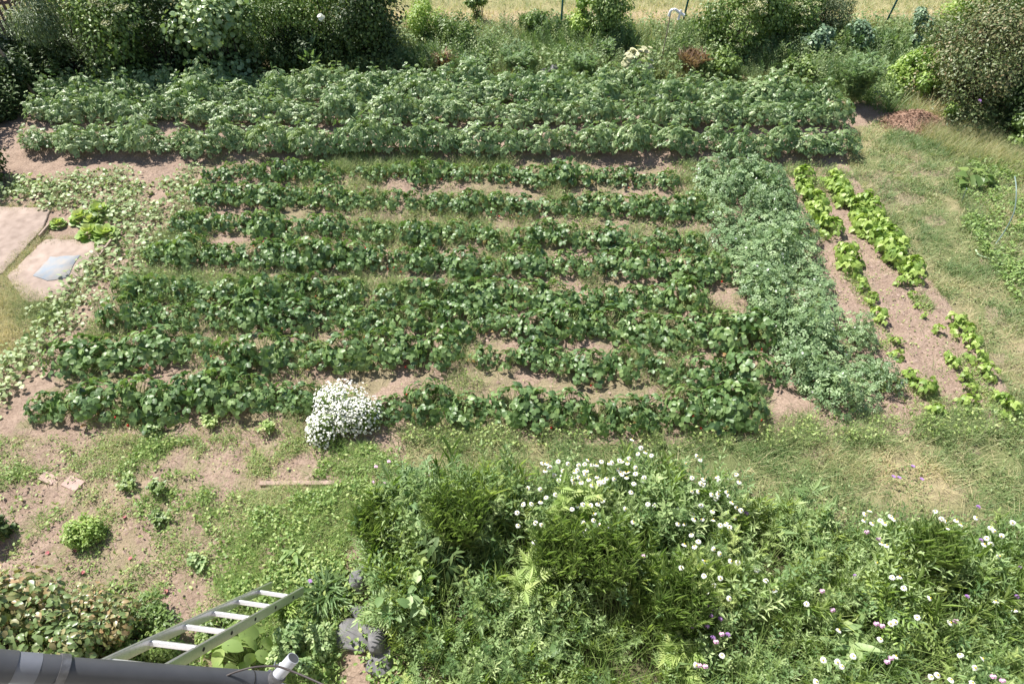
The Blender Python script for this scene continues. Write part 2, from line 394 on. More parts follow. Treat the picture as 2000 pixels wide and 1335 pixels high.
# ------------------------------------------------------------------ the ground: one sheet to the horizon
def grow(a, b, s, far):
    r = list(np.arange(a, b, s)); st = s
    while r[-1] < far: st *= 1.35; r.append(r[-1] + st)
    return r
gx = grow(0, 11.0, .042, 150); gx = np.array(sorted([-v for v in gx[1:]] + gx))
gy = grow(0.8, 17.0, .042, 300); gy = np.array([-20, -5, -2, -1, -.3] + gy)
GX, GY = np.meshgrid(gx, gy); GZ = gz(GX, GY)
GZ[GY > 21] = 0
nx, ny = len(gx), len(gy)
me = bpy.data.meshes.new('ground'); V = np.stack([GX, GY, GZ], -1).reshape(-1, 3)
me.vertices.add(len(V)); me.vertices.foreach_set('co', V.astype(np.float32).ravel())
i, j = np.meshgrid(np.arange(nx - 1), np.arange(ny - 1)); b0 = (j * nx + i).ravel()
Fq = np.stack([b0, b0 + 1, b0 + nx + 1, b0 + nx], 1)
me.loops.add(Fq.size); me.loops.foreach_set('vertex_index', Fq.ravel().astype(np.int32))
me.polygons.add(len(Fq)); me.polygons.foreach_set('loop_start', (np.arange(len(Fq)) * 4).astype(np.int32))
me.update(calc_edges=True)
cc, ca_ = cover_at(GX.ravel(), GY.ravel())
att = me.color_attributes.new('cover', 'FLOAT_COLOR', 'POINT'); att.data.foreach_set('color', np.concatenate([cc, ca_[:, None]], 1).astype(np.float32).ravel())
me.polygons.foreach_set('use_smooth', np.ones(len(Fq), bool))
me.materials.append(ground_mat())
tag(mkobj('ground', me), kind='structure')

# ------------------------------------------------------------------ leaf shapes
def leaf_t(ys, ws, fold=.25, droop=.2, cup=0.):
    V = []; 
    for y in ys: V.append((0, y, -droop * y * y))
    n = len(ys)
    for s in (-1, 1):
        for y, w in zip(ys[1:-1], ws[1:-1]): V.append((s * w, y - .02, -droop * y * y + fold * w))
    F = []; k = n - 2
    L0 = n; R0 = n + k
    F.append((0, 1, L0)); F.append((0, R0, 1))
    for q in range(k - 1):
        F.append((1 + q, 2 + q, L0 + q + 1, L0 + q)); F.append((1 + q, R0 + q, R0 + q + 1, 2 + q))
    F.append((n - 2, n - 1, L0 + k - 1)); F.append((n - 2, R0 + k - 1, n - 1))
    return np.array(V, float), F
OVAL = leaf_t([0, .3, .7, 1], [0, .3, .26, 0], .3, .25)
ROUND = leaf_t([0, .2, .55, .88, 1], [0, .38, .5, .32, 0], .22, .18)
HEART = leaf_t([0, .12, .4, .75, 1.05], [0, .38, .46, .22, 0], .25, .3)
LANCE = leaf_t([0, .35, .7, 1], [0, .12, .1, 0], .3, .35)
RHOMB = (np.array([(0, 0, 0), (.3, .5, .08), (0, 1, -.1), (-.3, .5, .08)], float), [(0, 1, 2), (0, 2, 3)])
SLIM = (np.array([(0, 0, 0), (.1, .5, .03), (0, 1, -.15), (-.1, .5, .03)], float), [(0, 1, 2), (0, 2, 3)])
BLADE = (np.array([(-.5, 0, 0), (.5, 0, 0), (.36, .5, .0), (-.36, .5, 0), (0, 1, 0)], float), [(0, 1, 2, 3), (3, 2, 4)])

def compound(leaflet, spec):
    """leaf built of leaflets; spec: (x, y, z, angle, scale, pitch)"""
    V, F, n = [], [], 0
    lv, lf = leaflet
    for x, y, z, a, s, pt in spec:
        ca, sa, cp, sp = math.cos(a), math.sin(a), math.cos(pt), math.sin(pt)
        v = lv * s; v = np.stack([v[:, 0], v[:, 1] * cp + v[:, 2] * -sp * -1 * 0 + v[:, 2] * sp, v[:, 2] * cp - v[:, 1] * sp], 1)
        v = np.stack([v[:, 0] * ca + v[:, 1] * sa, -v[:, 0] * sa + v[:, 1] * ca, v[:, 2]], 1) + (x, y, z)
        V.append(v); F += [tuple(q + n for q in f) for f in lf]; n += len(lv)
    return np.concatenate(V), F
TRI = compound(leaf_t([0, .2, .55, .85, 1], [0, .3, .42, .28, 0], .3, .22), [(0, .05, 0, 0, .75, .1), (.03, 0, 0, 1.25, .7, .15), (-.03, 0, 0, -1.25, .7, .15)])
TRIB = compound(HEART, [(0, .18, 0, 0, .8, .35), (.05, .05, 0, 1.35, .72, .4), (-.05, .05, 0, -1.35, .72, .4)])
POT = compound(leaf_t([0, .4, 1], [0, .42, 0], .2, .2), [(0, .68, -.06, 0, .46, .2), (.03, .6, -.03, 1.0, .4, .2), (-.03, .6, -.03, -1.0, .4, .2),
      (.02, .36, 0, 1.15, .38, .15), (-.02, .36, 0, -1.15, .38, .15), (.02, .18, .02, 1.25, .22, .1), (-.02, .18, .02, -1.25, .22, .1)])
PEAT = compound(RHOMB, [(.0, .1, 0, .9, .55, -.1), (0, .1, 0, -.9, .55, -.1), (0, .45, 0, .95, .48, .1), (0, .45, 0, -.95, .48, .1), (0, .8, 0, .3, .3, .2)])
FEATH = compound(SLIM, [(0, .1 + .13 * q, -.02 * q * q * .3, s * (1.05 - .06 * q), .42 - .045 * q, .1) for q in range(7) for s in (-1, 1)] + [(0, 0, 0, 0, 1.05, .0)])
PINN = compound(LANCE, [(0, .12 + .16 * q, -.015 * q * q, s * 1.15, .4 - .03 * q, .15) for q in range(5) for s in (-1, 1)] + [(0, .85, -.2, 0, .35, .3)])

def hemi(n, r, h, p=.5, k=.6):
    az = rng.random(n) * 2 * np.pi; q = rng.random(n) ** p
    rr = r * q; z = h * (1 - k * q * q)
    out = np.stack([np.cos(az), np.sin(az), np.zeros(n)], 1)
    return out, q, np.stack([np.cos(az) * rr, np.sin(az) * rr, z], 1)

def strawberry(full=1.0, r=.265, h=.23):
    b = MB(); n = int(86 * full); out, q, P = hemi(n, r, h)
    P[:, 2] *= rng.uniform(.45, 1.25, n)
    nn = nrm(out * (q[:, None] * 1.1) + np.array([0, 0, 1.]) + rng.normal(0, .42, (n, 3)))
    d = out + rng.normal(0, .4, (n, 3)) + np.array([0, 0, -.15]); d -= nn * (d * nn).sum(1, keepdims=True)
    b.add(*TRI, frames(d, nn, rng.uniform(.055, .095, n)), P, rng.beta(1.5, 1.7, n), 0)
    b.add(*TRI, frames(rng.normal(0, 1, (3, 3)), np.tile([0, -.3, 1.], (3, 1)), .038), np.stack([rng.uniform(-.2, .2, 3), rng.uniform(-.25, -.1, 3), rng.uniform(.03, .12, 3)], 1), rng.random(3), 2)
    b.tubes(np.stack([rng.normal(0, .03, n), rng.normal(0, .03, n), np.zeros(n)], 1), P, .003, .002, .5, 1)
    o = b.obj('strawberry_plant', [M['straw_leaf'], M['stem_green'], M['old_leaf']])
    return o
def add_berries(o, k, r=.25):
    bm = MB(); a = np.arange(6) / 6 * 2 * np.pi; V = [(0, 0, .012)]
    for rr, z in ((.008, .01), (.0125, .0), (.009, -.012)): V += [(rr * math.cos(t), rr * math.sin(t), z) for t in a]
    V.append((0, 0, -.02)); F = [(0, 1 + q, 1 + (q + 1) % 6) for q in range(6)]
    for L in (0, 1): F += [(1 + L * 6 + q, 7 + L * 6 + q, 7 + L * 6 + (q + 1) % 6, 1 + L * 6 + (q + 1) % 6) for q in range(6)]
    F += [(13 + q, 19, 13 + (q + 1) % 6) for q in range(6)]
    bm.raw(V, F); mesh = bm.mesh('strawberry', [M['red']], True)
    for _ in range(k):
        t = random.uniform(math.pi * 1.1, math.pi * 1.9); q = random.uniform(.8, 1.1) * r
        s = mkobj('strawberry', mesh, o, (q * math.cos(t), q * math.sin(t), random.uniform(.02, .07)))

def potato(r=.29, h=.44):
    b = MB(); n = 210; out, q, P = hemi(n, r, h, .5, .62)
    st = rng.integers(0, 14, n); sh = rng.uniform(.7, 1.25, 14)[st]; P[:, 2] *= rng.uniform(.5, 1.0, n) * sh
    nn = nrm(out * q[:, None] * .8 + np.array([0, 0, 1.]) + rng.normal(0, .4, (n, 3)))
    d = out + rng.normal(0, .7, (n, 3)) + np.array([0, 0, -.1]); d -= nn * (d * nn).sum(1, keepdims=True)
    b.add(*POT, frames(d, nn, rng.uniform(.075, .125, n)), P - nrm(d) * .05, rng.beta(1.6, 1.6, n), 0)
    m = 12; b.tubes(np.stack([rng.normal(0, .05, m), rng.normal(0, .05, m), np.zeros(m)], 1), P[:m], .007, .004, .5, 1)
    return b.obj('potato_plant', [M['potato_leaf'], M['stem_green']])

def pea(r=.26, h=.42, flowers=5):
    b = MB(); n = 150; out, q, P = hemi(n, r, h, .55, .7)
    P[:, 2] *= rng.uniform(.35, 1.1, n)
    nn = nrm(out * q[:, None] * 1.0 + np.array([0, 0, .9]) + rng.normal(0, .45, (n, 3)))
    d = rng.normal(0, 1, (n, 3)); d -= nn * (d * nn).sum(1, keepdims=True)
    b.add(*PEAT, frames(d, nn, rng.uniform(.06, .1, n)), P, rng.beta(2, 2, n), 0)
    m = 16; b.tubes(np.stack([rng.normal(0, .05, m), rng.normal(0, .05, m), np.zeros(m)], 1), P[:m] * 1.05, .003, .002, .5, 1)
    f = rng.choice(n, flowers, False)
    b.add(*ROUND, frames(rng.normal(0, 1, (flowers, 3)), out[f] + np.array([0, 0, .6]), .028), P[f] + np.array([0, 0, .02]), .5, 2)
    return b.obj('pea_plant', [M['pea_leaf'], M['stem_green'], M['white']])

def bean(n=17, r=.11, h=.2, s=.078):
    b = MB(); out, q, P = hemi(n, r, h, .5, .5)
    P[:, 2] *= rng.uniform(.55, 1.1, n)
    nn = nrm(out * q[:, None] * .9 + np.array([0, 0, 1.]) + rng.normal(0, .4, (n, 3)))
    d = out + rng.normal(0, .5, (n, 3)) + np.array([0, 0, -.2]); d -= nn * (d * nn).sum(1, keepdims=True)
    b.add(*TRIB, frames(d, nn, rng.uniform(.8, 1.2, n) * s), P, rng.beta(2.2, 2, n), 0)
    b.tubes(np.zeros((n, 3)), P, .004, .0025, .5, 1)
    return b.obj('bean_plant', [M['bean_leaf'], M['stem_green']])

def vine(n=42, r=.24, h=.16):
    b = MB(); out, q, P = hemi(n, r, h, .6, .6); P[:, 2] *= rng.uniform(.4, 1.2, n)
    P[:, 0] *= 1.2
    nn = nrm(np.array([0, 0, 1.]) + rng.normal(0, .5, (n, 3))); d = out + rng.normal(0, .5, (n, 3)); d -= nn * (d * nn).sum(1, keepdims=True)
    b.add(*ROUND, frames(d, nn, rng.uniform(.035, .07, n)), P, rng.beta(1.6, 1.6, n), 0)
    b.tubes(np.stack([rng.normal(0, .06, n), rng.normal(0, .06, n), np.zeros(n)], 1), P, .003, .002, .5, 1)
    return b.obj('vine_plant', [M['vine_leaf'], M['stem_green']])

def lettuce():
    b = MB()
    for ring, (n, r, el, s) in enumerate([(12, .075, .25, .085), (11, .055, .6, .085), (9, .035, .95, .08), (6, .015, 1.25, .07)]):
        az = np.arange(n) / n * 2 * np.pi + ring * .4 + rng.normal(0, .2, n)
        out = np.stack([np.cos(az), np.sin(az), np.zeros(n)], 1); d = out * math.cos(el) + np.array([0, 0, math.sin(el)]) + rng.normal(0, .15, (n, 3))
        nn = -out * math.sin(el) + np.array([0, 0, math.cos(el)]) + rng.normal(0, .25, (n, 3))
        b.add(*ROUND, frames(d, nn, s * rng.uniform(.75, 1.2, n), 1.25), out * r + np.array([0, 0, .03 + .02 * ring]), .15 + .25 * ring + rng.uniform(-.15, .15, n), 0)
    return b.obj('lettuce', [M['lettuce_leaf']])

def feather_plant(name, h=.8, r=.3, n=110, mat='feather', t=FEATH, s=(.16, .28), el=.9):
    root = mkobj(name, None); b = MB(); sb = MB()
    m = max(8, n // 12); az = rng.random(m) * 2 * np.pi; tip = np.stack([np.cos(az) * r * rng.random(m) ** .5, np.sin(az) * r * rng.random(m) ** .5, h * rng.uniform(.7, 1.0, m)], 1)
    base = np.stack([rng.normal(0, .04, m), rng.normal(0, .04, m), np.zeros(m)], 1)
    sb.tubes(base, tip, .005, .002, .5, 0)
    k = rng.integers(0, m, n); u = rng.uniform(.2, 1, n)[:, None]; P = base[k] * (1 - u) + tip[k] * u
    az = rng.random(n) * 2 * np.pi; d = np.stack([np.cos(az), np.sin(az), rng.normal(el, .3, n)], 1)
    nn = np.stack([-np.cos(az) * .5, -np.sin(az) * .5, np.ones(n)], 1)
    b.add(*t, frames(d, nn, rng.uniform(*s, n)), P, rng.beta(2, 2, n), 0)
    b.obj('foliage', [M[mat]], root); sb.obj('stem', [M['stem_green']], root)
    return root

# ------------------------------------------------------------------ strawberry beds
protos = []
for k in range(6):
    o = strawberry(rng.uniform(.85, 1.15)); 
    if k in (1, 3, 4): add_berries(o, 2)
    protos.append(o)
KS = Kit(protos)
small = [strawberry(.45, .2, .17) for _ in range(3)]; KSM = Kit(small)
rown = ['front', 'second', 'third', 'fourth', 'fifth', 'sixth', 'seventh', 'back']
for ri, runs in enumerate(SROWS):
    c = 0
    for run in runs:
        for x, y in dense(run, .335, .12):
            x += rng.normal(0, .035); y += rng.normal(0, .045)
            px, py = proj(x, y, .12); px = float(px)
            weak = (ri == 3 and px < 900 and rng.random() < .45) or (ri == 7 and rng.random() < .35) or (ri == 5 and px > 800 and rng.random() < .25) or (ri == 1 and 930 < px < 1050)
            z = float(gz(x, y)) - .01; K = KSM if weak else KS
            sc = rng.uniform(.74, 1.22) * (.9 if ri >= 5 else 1) * (1.05 if not weak else 1.1)
            lab = f"{'small sparse' if weak else 'dense'} strawberry plant, {ordinal(c)} from the left in the {rown[ri]} row"
            if ri in (1, 2, 3, 4, 5, 6): lab += ' from the front'
            K.place((x, y, z), rng.random() * 6.28, (sc, sc, sc * rng.uniform(.85, 1.25)), lab, 'strawberry plant', 'strawberry plants in rows across the bed', k=int(rng.integers(0, 6 if not weak else 3)))
            c += 1
KS.clean(); KSM.clean()

# ------------------------------------------------------------------ potatoes
KP = Kit([potato() for _ in range(5)])
for ri, run in enumerate(PROWS):
    for c, (x, y) in enumerate(dense(run, .36)):
        x += rng.normal(0, .04); y += rng.normal(0, .05); s = rng.uniform(.8, 1.2)
        side = 'nearest the strawberries' if ri == 0 else ('farthest back' if ri == 3 else ('second from the strawberries' if ri == 1 else 'third from the strawberries'))
        KP.place((x, y, float(gz(x, y)) - .01), rng.normal(0, .2) + math.pi * rng.integers(0, 2), (s * 1.1, s * .8, s * rng.uniform(.75, 1.25)),
                 f"bushy potato plant, {ordinal(c)} from the left in the potato row {side}", 'potato plant', 'potato plants in the tall back bed', k=int(rng.integers(0, 5)))
KP.clean()

# ------------------------------------------------------------------ peas: one tangled bed
KE = Kit([pea() for _ in range(4)])
for bi, poly in enumerate(PEA):
    W = np.array([at(a, b)[:2] for a, b in poly]); wl = [tuple(p) for p in W]
    lo, hi = W.min(0), W.max(0); pts = []
    tries = 0
    while tries < 4000:
        tries += 1; p = lo + rng.random(2) * (hi - lo)
        sp_ = .22 + (.1 if p[1] < W[:, 1].min() + 1.2 else 0) * rng.random()
        if pip(wl, p[0], p[1]) and fbm(p[0], p[1], .45, 47) > (.34 if p[1] > W[:, 1].min() + 1.6 else .4) and all(np.hypot(*(p - q)) > sp_ for q in pts): pts.append(p)
    pts.sort(key=lambda p: -p[1])
    for c, p in enumerate(pts):
        px, py = proj(p[0], p[1], .2)
        where = ['main pea strip', 'narrow pea strip beside the beans', 'front clump'][bi]
        s = rng.uniform(.7, 1.2) * (1.1 if bi == 0 else .95)
        KE.place((p[0], p[1], float(gz(*p)) - .01), rng.random() * 6.28, (s, s, s * rng.uniform(.45, 1.25)),
                 f"tangled blue-green pea plant, {ordinal(c)} from the back in the {where}", 'pea plant', 'pea plants sprawling in a tangled bed', tilt=(rng.normal(0, .15), rng.normal(0, .15)), k=int(rng.integers(0, 4)))
KE.clean()

# ------------------------------------------------------------------ beans
KB = Kit([bean() for _ in range(4)]); KBS = Kit([bean(8, .07, .14, .065) for _ in range(3)])
bn = ['row beside the peas', 'back half of the middle row', 'front half of the middle row', 'back half of the outer row', 'front half of the outer row']
for ri, run in enumerate(BROWS):
    step = [.18, .15, .22, .17, .17][ri]
    for c, (x, y) in enumerate(dense(run, step, .08)):
        x += rng.normal(0, .03); y += rng.normal(0, .03); px, py = [float(v) for v in proj(x, y, .08)]
        sm = (ri == 0 and 540 < py < 730 and rng.random() < .75) or (ri == 2 and py < 650 and rng.random() < .8) or (ri == 2 and rng.random() < .3)
        if (ri == 0 and 455 < py < 485) or (ri == 0 and 690 < py < 715): continue
        if py > 560 and rng.random() < .1: continue
        K = KBS if sm else KB; s = rng.uniform(.6, 1.2) if py > 560 else rng.uniform(.9, 1.3) * (1.15 if py < 520 and not sm else 1)
        K.place((x, y, float(gz(x, y)) - .005), rng.random() * 6.28, s, f"{'small sparse' if sm else 'leafy'} bean plant, {ordinal(c)} from the back in the {bn[ri]}", 'bean plant', 'bean plants in thin rows on bare soil')
KB.clean(); KBS.clean()

# ------------------------------------------------------------------ pale vines at the left of the bed
KV = Kit([vine() for _ in range(5)])
W = np.array([at(a, b)[:2] for a, b in VINE]); wl = [tuple(p) for p in W]; lo, hi = W.min(0), W.max(0); pts = []
for _ in range(6000):
    p = lo + rng.random(2) * (hi - lo)
    if pip(wl, p[0], p[1]) and fbm(p[0], p[1], .5, 41) > .4 and all(np.hypot(*(p - q)) > .25 for q in pts): pts.append(p)
pts.sort(key=lambda p: -p[1])
for c, p in enumerate(pts):
    s = rng.uniform(.75, 1.2)
    KV.place((p[0], p[1], float(gz(*p)) - .005), rng.random() * 6.28, s, f"low pale vine plant left of the strawberries, {ordinal(c)} counting from the back", 'vine plant', 'pale low vine plants along the left of the bed', k=int(rng.integers(0, 5)))
KV.clean()

# ------------------------------------------------------------------ lettuces
KL = Kit([lettuce() for _ in range(3)])
for (px, py, s, lab) in [(112, 434, .8, 'small lettuce head standing alone at the left of the lettuce patch'), (158, 425, 1.15, 'frilly yellow-green lettuce, leftmost of the five clumped beside the slab'),
                         (196, 412, 1.1, 'frilly lettuce at the back right of the clump beside the slab'), (178, 430, 1.0, 'lettuce in the middle of the clump beside the slab'),
                         (175, 455, 1.2, 'large lettuce at the front left of the clump, by the slab edge'), (205, 456, 1.2, 'large lettuce at the front right of the clump, by the slab corner')]:
    p = at(px, py, .06); KL.place((p[0], p[1], float(gz(p[0], p[1]))), rng.random() * 6, s * 1.05, lab, 'lettuce', 'lettuces by the slab')

# ------------------------------------------------------------------ slabs, board, bricks, plank, stones
def prism(poly, z0, z1, name, mat, jitter=0, sub=0):
    b = MB(); P = [at(a, c)[:2] for a, c in poly]
    if jitter:
        Q = []
        for q in range(len(P)):
            p0, p1 = P[q], P[(q + 1) % len(P)]; k = max(1, int(np.hypot(*(p1 - p0)) / .08))
            for t in range(k): Q.append(p0 + (p1 - p0) * t / k + rng.normal(0, jitter, 2))
        P = Q
    P = np.array(P); c = P.mean(0); n = len(P)
    V = [(p[0], p[1], z0) for p in P] + [(p[0], p[1], z1) for p in P]; V += [((p[0] - c[0]) * .985 + c[0], (p[1] - c[1]) * .985 + c[1], z1 + .006) for p in P] + [(c[0], c[1], z1 + .008)]
    F = [(q, (q + 1) % n, n + (q + 1) % n, n + q) for q in range(n)] + [(n + q, n + (q + 1) % n, 2 * n + (q + 1) % n, 2 * n + q) for q in range(n)] + [(2 * n + q, 2 * n + (q + 1) % n, 3 * n) for q in range(n)]
    V = np.array(V, float); V[:, :2] -= c
    b.raw(V, F); return b.obj(name, [mat], loc=(c[0], c[1], 0))
tag(prism([(90, 468), (216, 471), (160, 545), (128, 592), (48, 590), (16, 540)], -.05, .014, 'concrete_slab', M['slab'], .008), 'sandy pink concrete slab with a faded blue patch, beside the lettuces', 'slab')
tag(prism([(-160, 402), (100, 407), (84, 447), (5, 535), (-160, 560)], -.05, .012, 'concrete_slab', M['slab'], .006), 'sandy pink slab cut by the left picture edge, behind the grass gap', 'slab')
tag(prism([(100, 505), (158, 501), (145, 520), (133, 545), (95, 551), (66, 541)], .012, .026, 'plastic_sheet', M['sheet'], .006), 'faded pale blue plastic sheet lying on the sandy slab', 'sheet')
def boxmesh(name, size, mat, loc, rz=0, bev=.004, tilt=(0, 0), parent=None):
    import bmesh
    bm = bmesh.new(); bmesh.ops.create_cube(bm, size=1); bmesh.ops.scale(bm, vec=size, verts=bm.verts)
    if bev: bmesh.ops.bevel(bm, geom=bm.edges, offset=bev, segments=2, affect='EDGES')
    me = bpy.data.meshes.new(name); bm.to_mesh(me); bm.free(); me.materials.append(mat)
    o = mkobj(name, me, parent, loc); o.rotation_euler = (tilt[0], tilt[1], rz); return o
def span(name, a, b, w, t, mat, z):
    A, B = at(*a, z), at(*b, z); d = B - A
    return boxmesh(name, (float(np.hypot(d[0], d[1])), w, t), mat, (A + B) / 2, math.atan2(d[1], d[0]), .003)
tag(span('edging_board', (219, 472), (190, 512), .03, .1, M['wood'], .02), 'grey wooden board along the right edge of the sandy slab', 'board')
tag(span('edging_board', (98, 440), (78, 463), .03, .08, M['wood'], .01), 'short wooden board at the left end of the lettuce soil', 'board')
tag(span('plank', (508, 944), (722, 942), .05, .03, M['plank'], .008), 'long thin pinkish plank lying in the weedy path', 'plank')
tag(span('brick', (82, 929), (110, 941), .1, .05, M['brick'], .0), 'flat pale brick, the left one of two in the soil', 'brick', 'bricks in the soil')
tag(span('brick', (130, 939), (158, 952), .13, .05, M['brick'], .002), 'flat pink brick, the right one of two in the soil', 'brick', 'bricks in the soil')

def stone(px, py, sx, sy, sz, label, z=0, name='stone'):
    import bmesh
    bm = bmesh.new(); bmesh.ops.create_icosphere(bm, subdivisions=3, radius=1); seed = rng.random(3) * 9
    for v in bm.verts:
        n = math.sin(v.co.x * 2.1 + seed[0]) * math.sin(v.co.y * 2.7 + seed[1]) * .18 + math.sin(v.co.z * 4 + seed[2] + v.co.x * 3) * .08
        v.co *= 1 + n; v.co.z = max(-.6, min(.95 - .25 * v.co.x, v.co.z)); v.co.x = max(-.8, min(.85, v.co.x)); v.co.y = max(-.9, min(.8 - .3 * v.co.x, v.co.y)); v.co.x *= sx; v.co.y *= sy; v.co.z *= sz
    me = bpy.data.meshes.new(name); bm.to_mesh(me); bm.free(); me.materials.append(M['stone'])
    p = at(px, py, sz * .5 + z); o = mkobj(name, me, None, (p[0], p[1], sz * .4 + z)); o.rotation_euler = (0, 0, rng.random() * 3)
    return tag(o, label, 'stone', 'grey stones at the bed edge')
stone(703, 1131, .11, .13, .12, 'grey cracked stone nearest the grass path, topmost of the grey stones', .04)
stone(737, 1250, .09, .13, .13, 'smooth upright grey stone at the right of the flat slab', .04)
stone(690, 1240, .16, .2, .06, 'broad flat shaded stone with sand on it')
stone(700, 1195, .08, .07, .07, 'small grey stone wedged above the flat shaded stone')
stone(745, 1290, .16, .12, .08, 'dark low stone at the bottom, below the upright one')
stone(1082, 138, .16, .12, .12, 'purplish grey stone behind the potato bed beside a feathery plant', .05)
stone(1062, 142, .12, .1, .08, 'smaller dark stone behind the potato bed, left of the purplish one', .05)

# ------------------------------------------------------------------ masses of grass and weeds
def scatter(poly_px, n, z=0.0, dens=None):
    W = np.array([at(a, b, z)[:2] for a, b in poly_px]); lo, hi = W.min(0), W.max(0); out = np.zeros((0, 2)); wl = [tuple(p) for p in W]
    while len(out) < n:
        p = lo + rng.random((n * 2, 2)) * (hi - lo); m = pip(wl, p[:, 0], p[:, 1])
        if dens is not None: m &= rng.random(len(p)) < dens(p[:, 0], p[:, 1])
        out = np.concatenate([out, p[m]])
    return out[:n]
def blades(b, P, h, tint, lean=.5, w=.006, mi=0, z=None):
    n = len(P); az = rng.random(n) * 2 * np.pi; L = rng.uniform(.5, 1.2, n) * h
    d = np.stack([np.cos(az) * lean * rng.random(n), np.sin(az) * lean * rng.random(n), np.ones(n)], 1)
    d = nrm(d); nn = np.stack([np.cos(az), np.sin(az), np.full(n, .2)], 1)
    M_ = frames(d, nn, L); M_[:, :, 0] = nrm(M_[:, :, 0]) * (w * rng.uniform(.6, 1.4, n))[:, None]
    V, F = BLADE; k = n; pos = np.concatenate([P, (gz(P[:, 0], P[:, 1]) if z is None else z)[:, None]], 1)
    bend = nn[:, None] * (V[:, 1] ** 2)[None, :, None] * (L * lean * .7)[:, None, None]
    X = np.einsum('kij,nj->kni', M_, V) + pos[:, None] + bend
    off = b.n + 5 * np.arange(k)
    b.V.append(X.reshape(-1, 3)); b.T.append(np.repeat(tint, 5))
    b.F.append(((off[:, None] + np.array([0, 1, 2, 3])[None]), np.full(k, mi))); b.F.append(((off[:, None] + np.array([3, 2, 4])[None]), np.full(k, mi)))
    b.n += 5 * k
def tufts(b, centers, per, h, tint0, r=.04, **kw):
    n = len(centers); P = np.repeat(centers, per, 0) + rng.normal(0, r, (n * per, 2)); t = np.repeat(tint0, per) + rng.normal(0, .12, n * per)
    blades(b, P, h if np.isscalar(h) else np.repeat(h, per), t, **kw)
def leaves_flat(b, P, size, tint, t=RHOMB, lift=.03, mi=0, tilt=.35):
    n = len(P); nn = nrm(np.array([0, 0, 1.]) + rng.normal(0, tilt, (n, 3))); d = rng.normal(0, 1, (n, 3)); d -= nn * (d * nn).sum(1, keepdims=True)
    z = gz(P[:, 0], P[:, 1]) + rng.uniform(.003, 1, n) * lift
    b.add(*t, frames(d, nn, size * rng.uniform(.6, 1.3, n)), np.concatenate([P, z[:, None]], 1), tint, mi)

lawn = MB()
dn = lambda x, y: np.clip(.12 + (fbm(x, y, .35, 11) - .38) * 4, .04, 1) * np.clip(.3 + (fbm(x, y, .1, 15) - .3) * 3, .1, 1)
P = scatter(LAWN, 12000, dens=dn); w = np.clip((fbm(P[:, 0], P[:, 1], 2.2, 21) - .5) * 2.0 + (fbm(P[:, 0], P[:, 1], .3, 13) - .5) * 2.2 + .27 + rng.normal(0, .15, len(P)), .02, 1)
tufts(lawn, P, 8, rng.uniform(.03, .12, len(P)), w, .045, lean=1.1, w=.0055)
P = scatter(LAWN, 20000, dens=lambda x, y: np.clip((fbm(x, y, .3, 17) - .42) * 6, .05, 1)); leaves_flat(lawn, P, .03, rng.uniform(.1, .7, len(P)), lift=.07, tilt=.6)
P = scatter(LAWN, 4000); tufts(lawn, P, 3, .09, rng.uniform(.75, 1, len(P)), .06, lean=2.2, w=.004)
RB = [(1850, 290), (2000, 330), (2300, 450), (2300, 760), (2080, 720), (1960, 560), (1880, 440)]
P = scatter(RB, 15000, dens=lambda x, y: np.clip((fbm(x, y, .5, 61) - .36) * 6, .02, 1) * np.clip((fbm(x, y, .15, 63) - .3) * 5, .1, 1))
leaves_flat(lawn, P, .045, rng.uniform(.0, .7, len(P)), t=OVAL, lift=.1, tilt=.6, mi=2)
P = scatter(RB, 2500); tufts(lawn, P, 7, .1, rng.uniform(.1, .8, len(P)), .05, lean=1, w=.005)
GL = [(-120, 548), (40, 592), (110, 590), (150, 592), (60, 665), (0, 725), (-300, 740)]
P = scatter(GL, 2200); tufts(lawn, P, 8, .07, np.clip(fbm(P[:, 0], P[:, 1], .6, 18) * 1.3 - .2 + (proj(P[:, 0], P[:, 1], 0)[0] < 30) * .35, 0, 1), .05, lean=1.0, w=.005)
P = scatter([(100, 440), (75, 475), (30, 545), (100, 600), (-60, 600), (-60, 545), (0, 530), (60, 465)], 1100); tufts(lawn, P, 7, .05, rng.uniform(.5, 1, len(P)), .04, lean=1.2, w=.0045)

for poly, n_ in (([(10, 545), (60, 570), (140, 575), (130, 612), (10, 620)], 450), ([(80, 462), (222, 464), (222, 476), (80, 474)], 90), ([(-40, 395), (110, 398), (108, 412), (-40, 410)], 120), ([(195, 480), (225, 470), (150, 600), (120, 590)], 150)):
    P = scatter(poly, n_); tufts(lawn, P, 6, .06, rng.uniform(.3, 1, n_), .035, lean=1.2, w=.0045)
tag(lawn.obj('grass', [M['grass'], M['straw'], M['weed']]), kind='stuff')

wd = MB()
def notband(x, y):
    px, py = proj(x, y, 0); return np.where((px > 262) & (px < 735) & (abs(py - 942) < 13 + 5 * np.sin(px * .03)), .04, 1.)
def soilness(x, y):   # the far left and the middle left are nearly bare
    px, py = proj(x, y, 0); return np.clip(.3 + (px - 200) / 700 + .25 * (abs(py - 900) < 40) - .25 * (abs(py - 1080) < 60) * (px < 480), .1, 1)
pa = lambda x, y: np.clip((fbm(x, y, .32, 71) - .47) * 7, 0.02, 1) * np.clip((fbm(x, y, .09, 31) - .3) * 4, .04, 1) * soilness(x, y) * notband(x, y)
pa2 = lambda x, y: np.clip((fbm(x, y, .4, 73) - .45) * 7, 0.02, 1) * np.clip((fbm(x, y, .1, 33) - .3) * 4, .04, 1) * soilness(x, y) * notband(x, y)
P = scatter(LEFT, 20000, dens=pa); leaves_flat(wd, P, .024, rng.uniform(.0, 1, len(P)), lift=.05, tilt=.6)
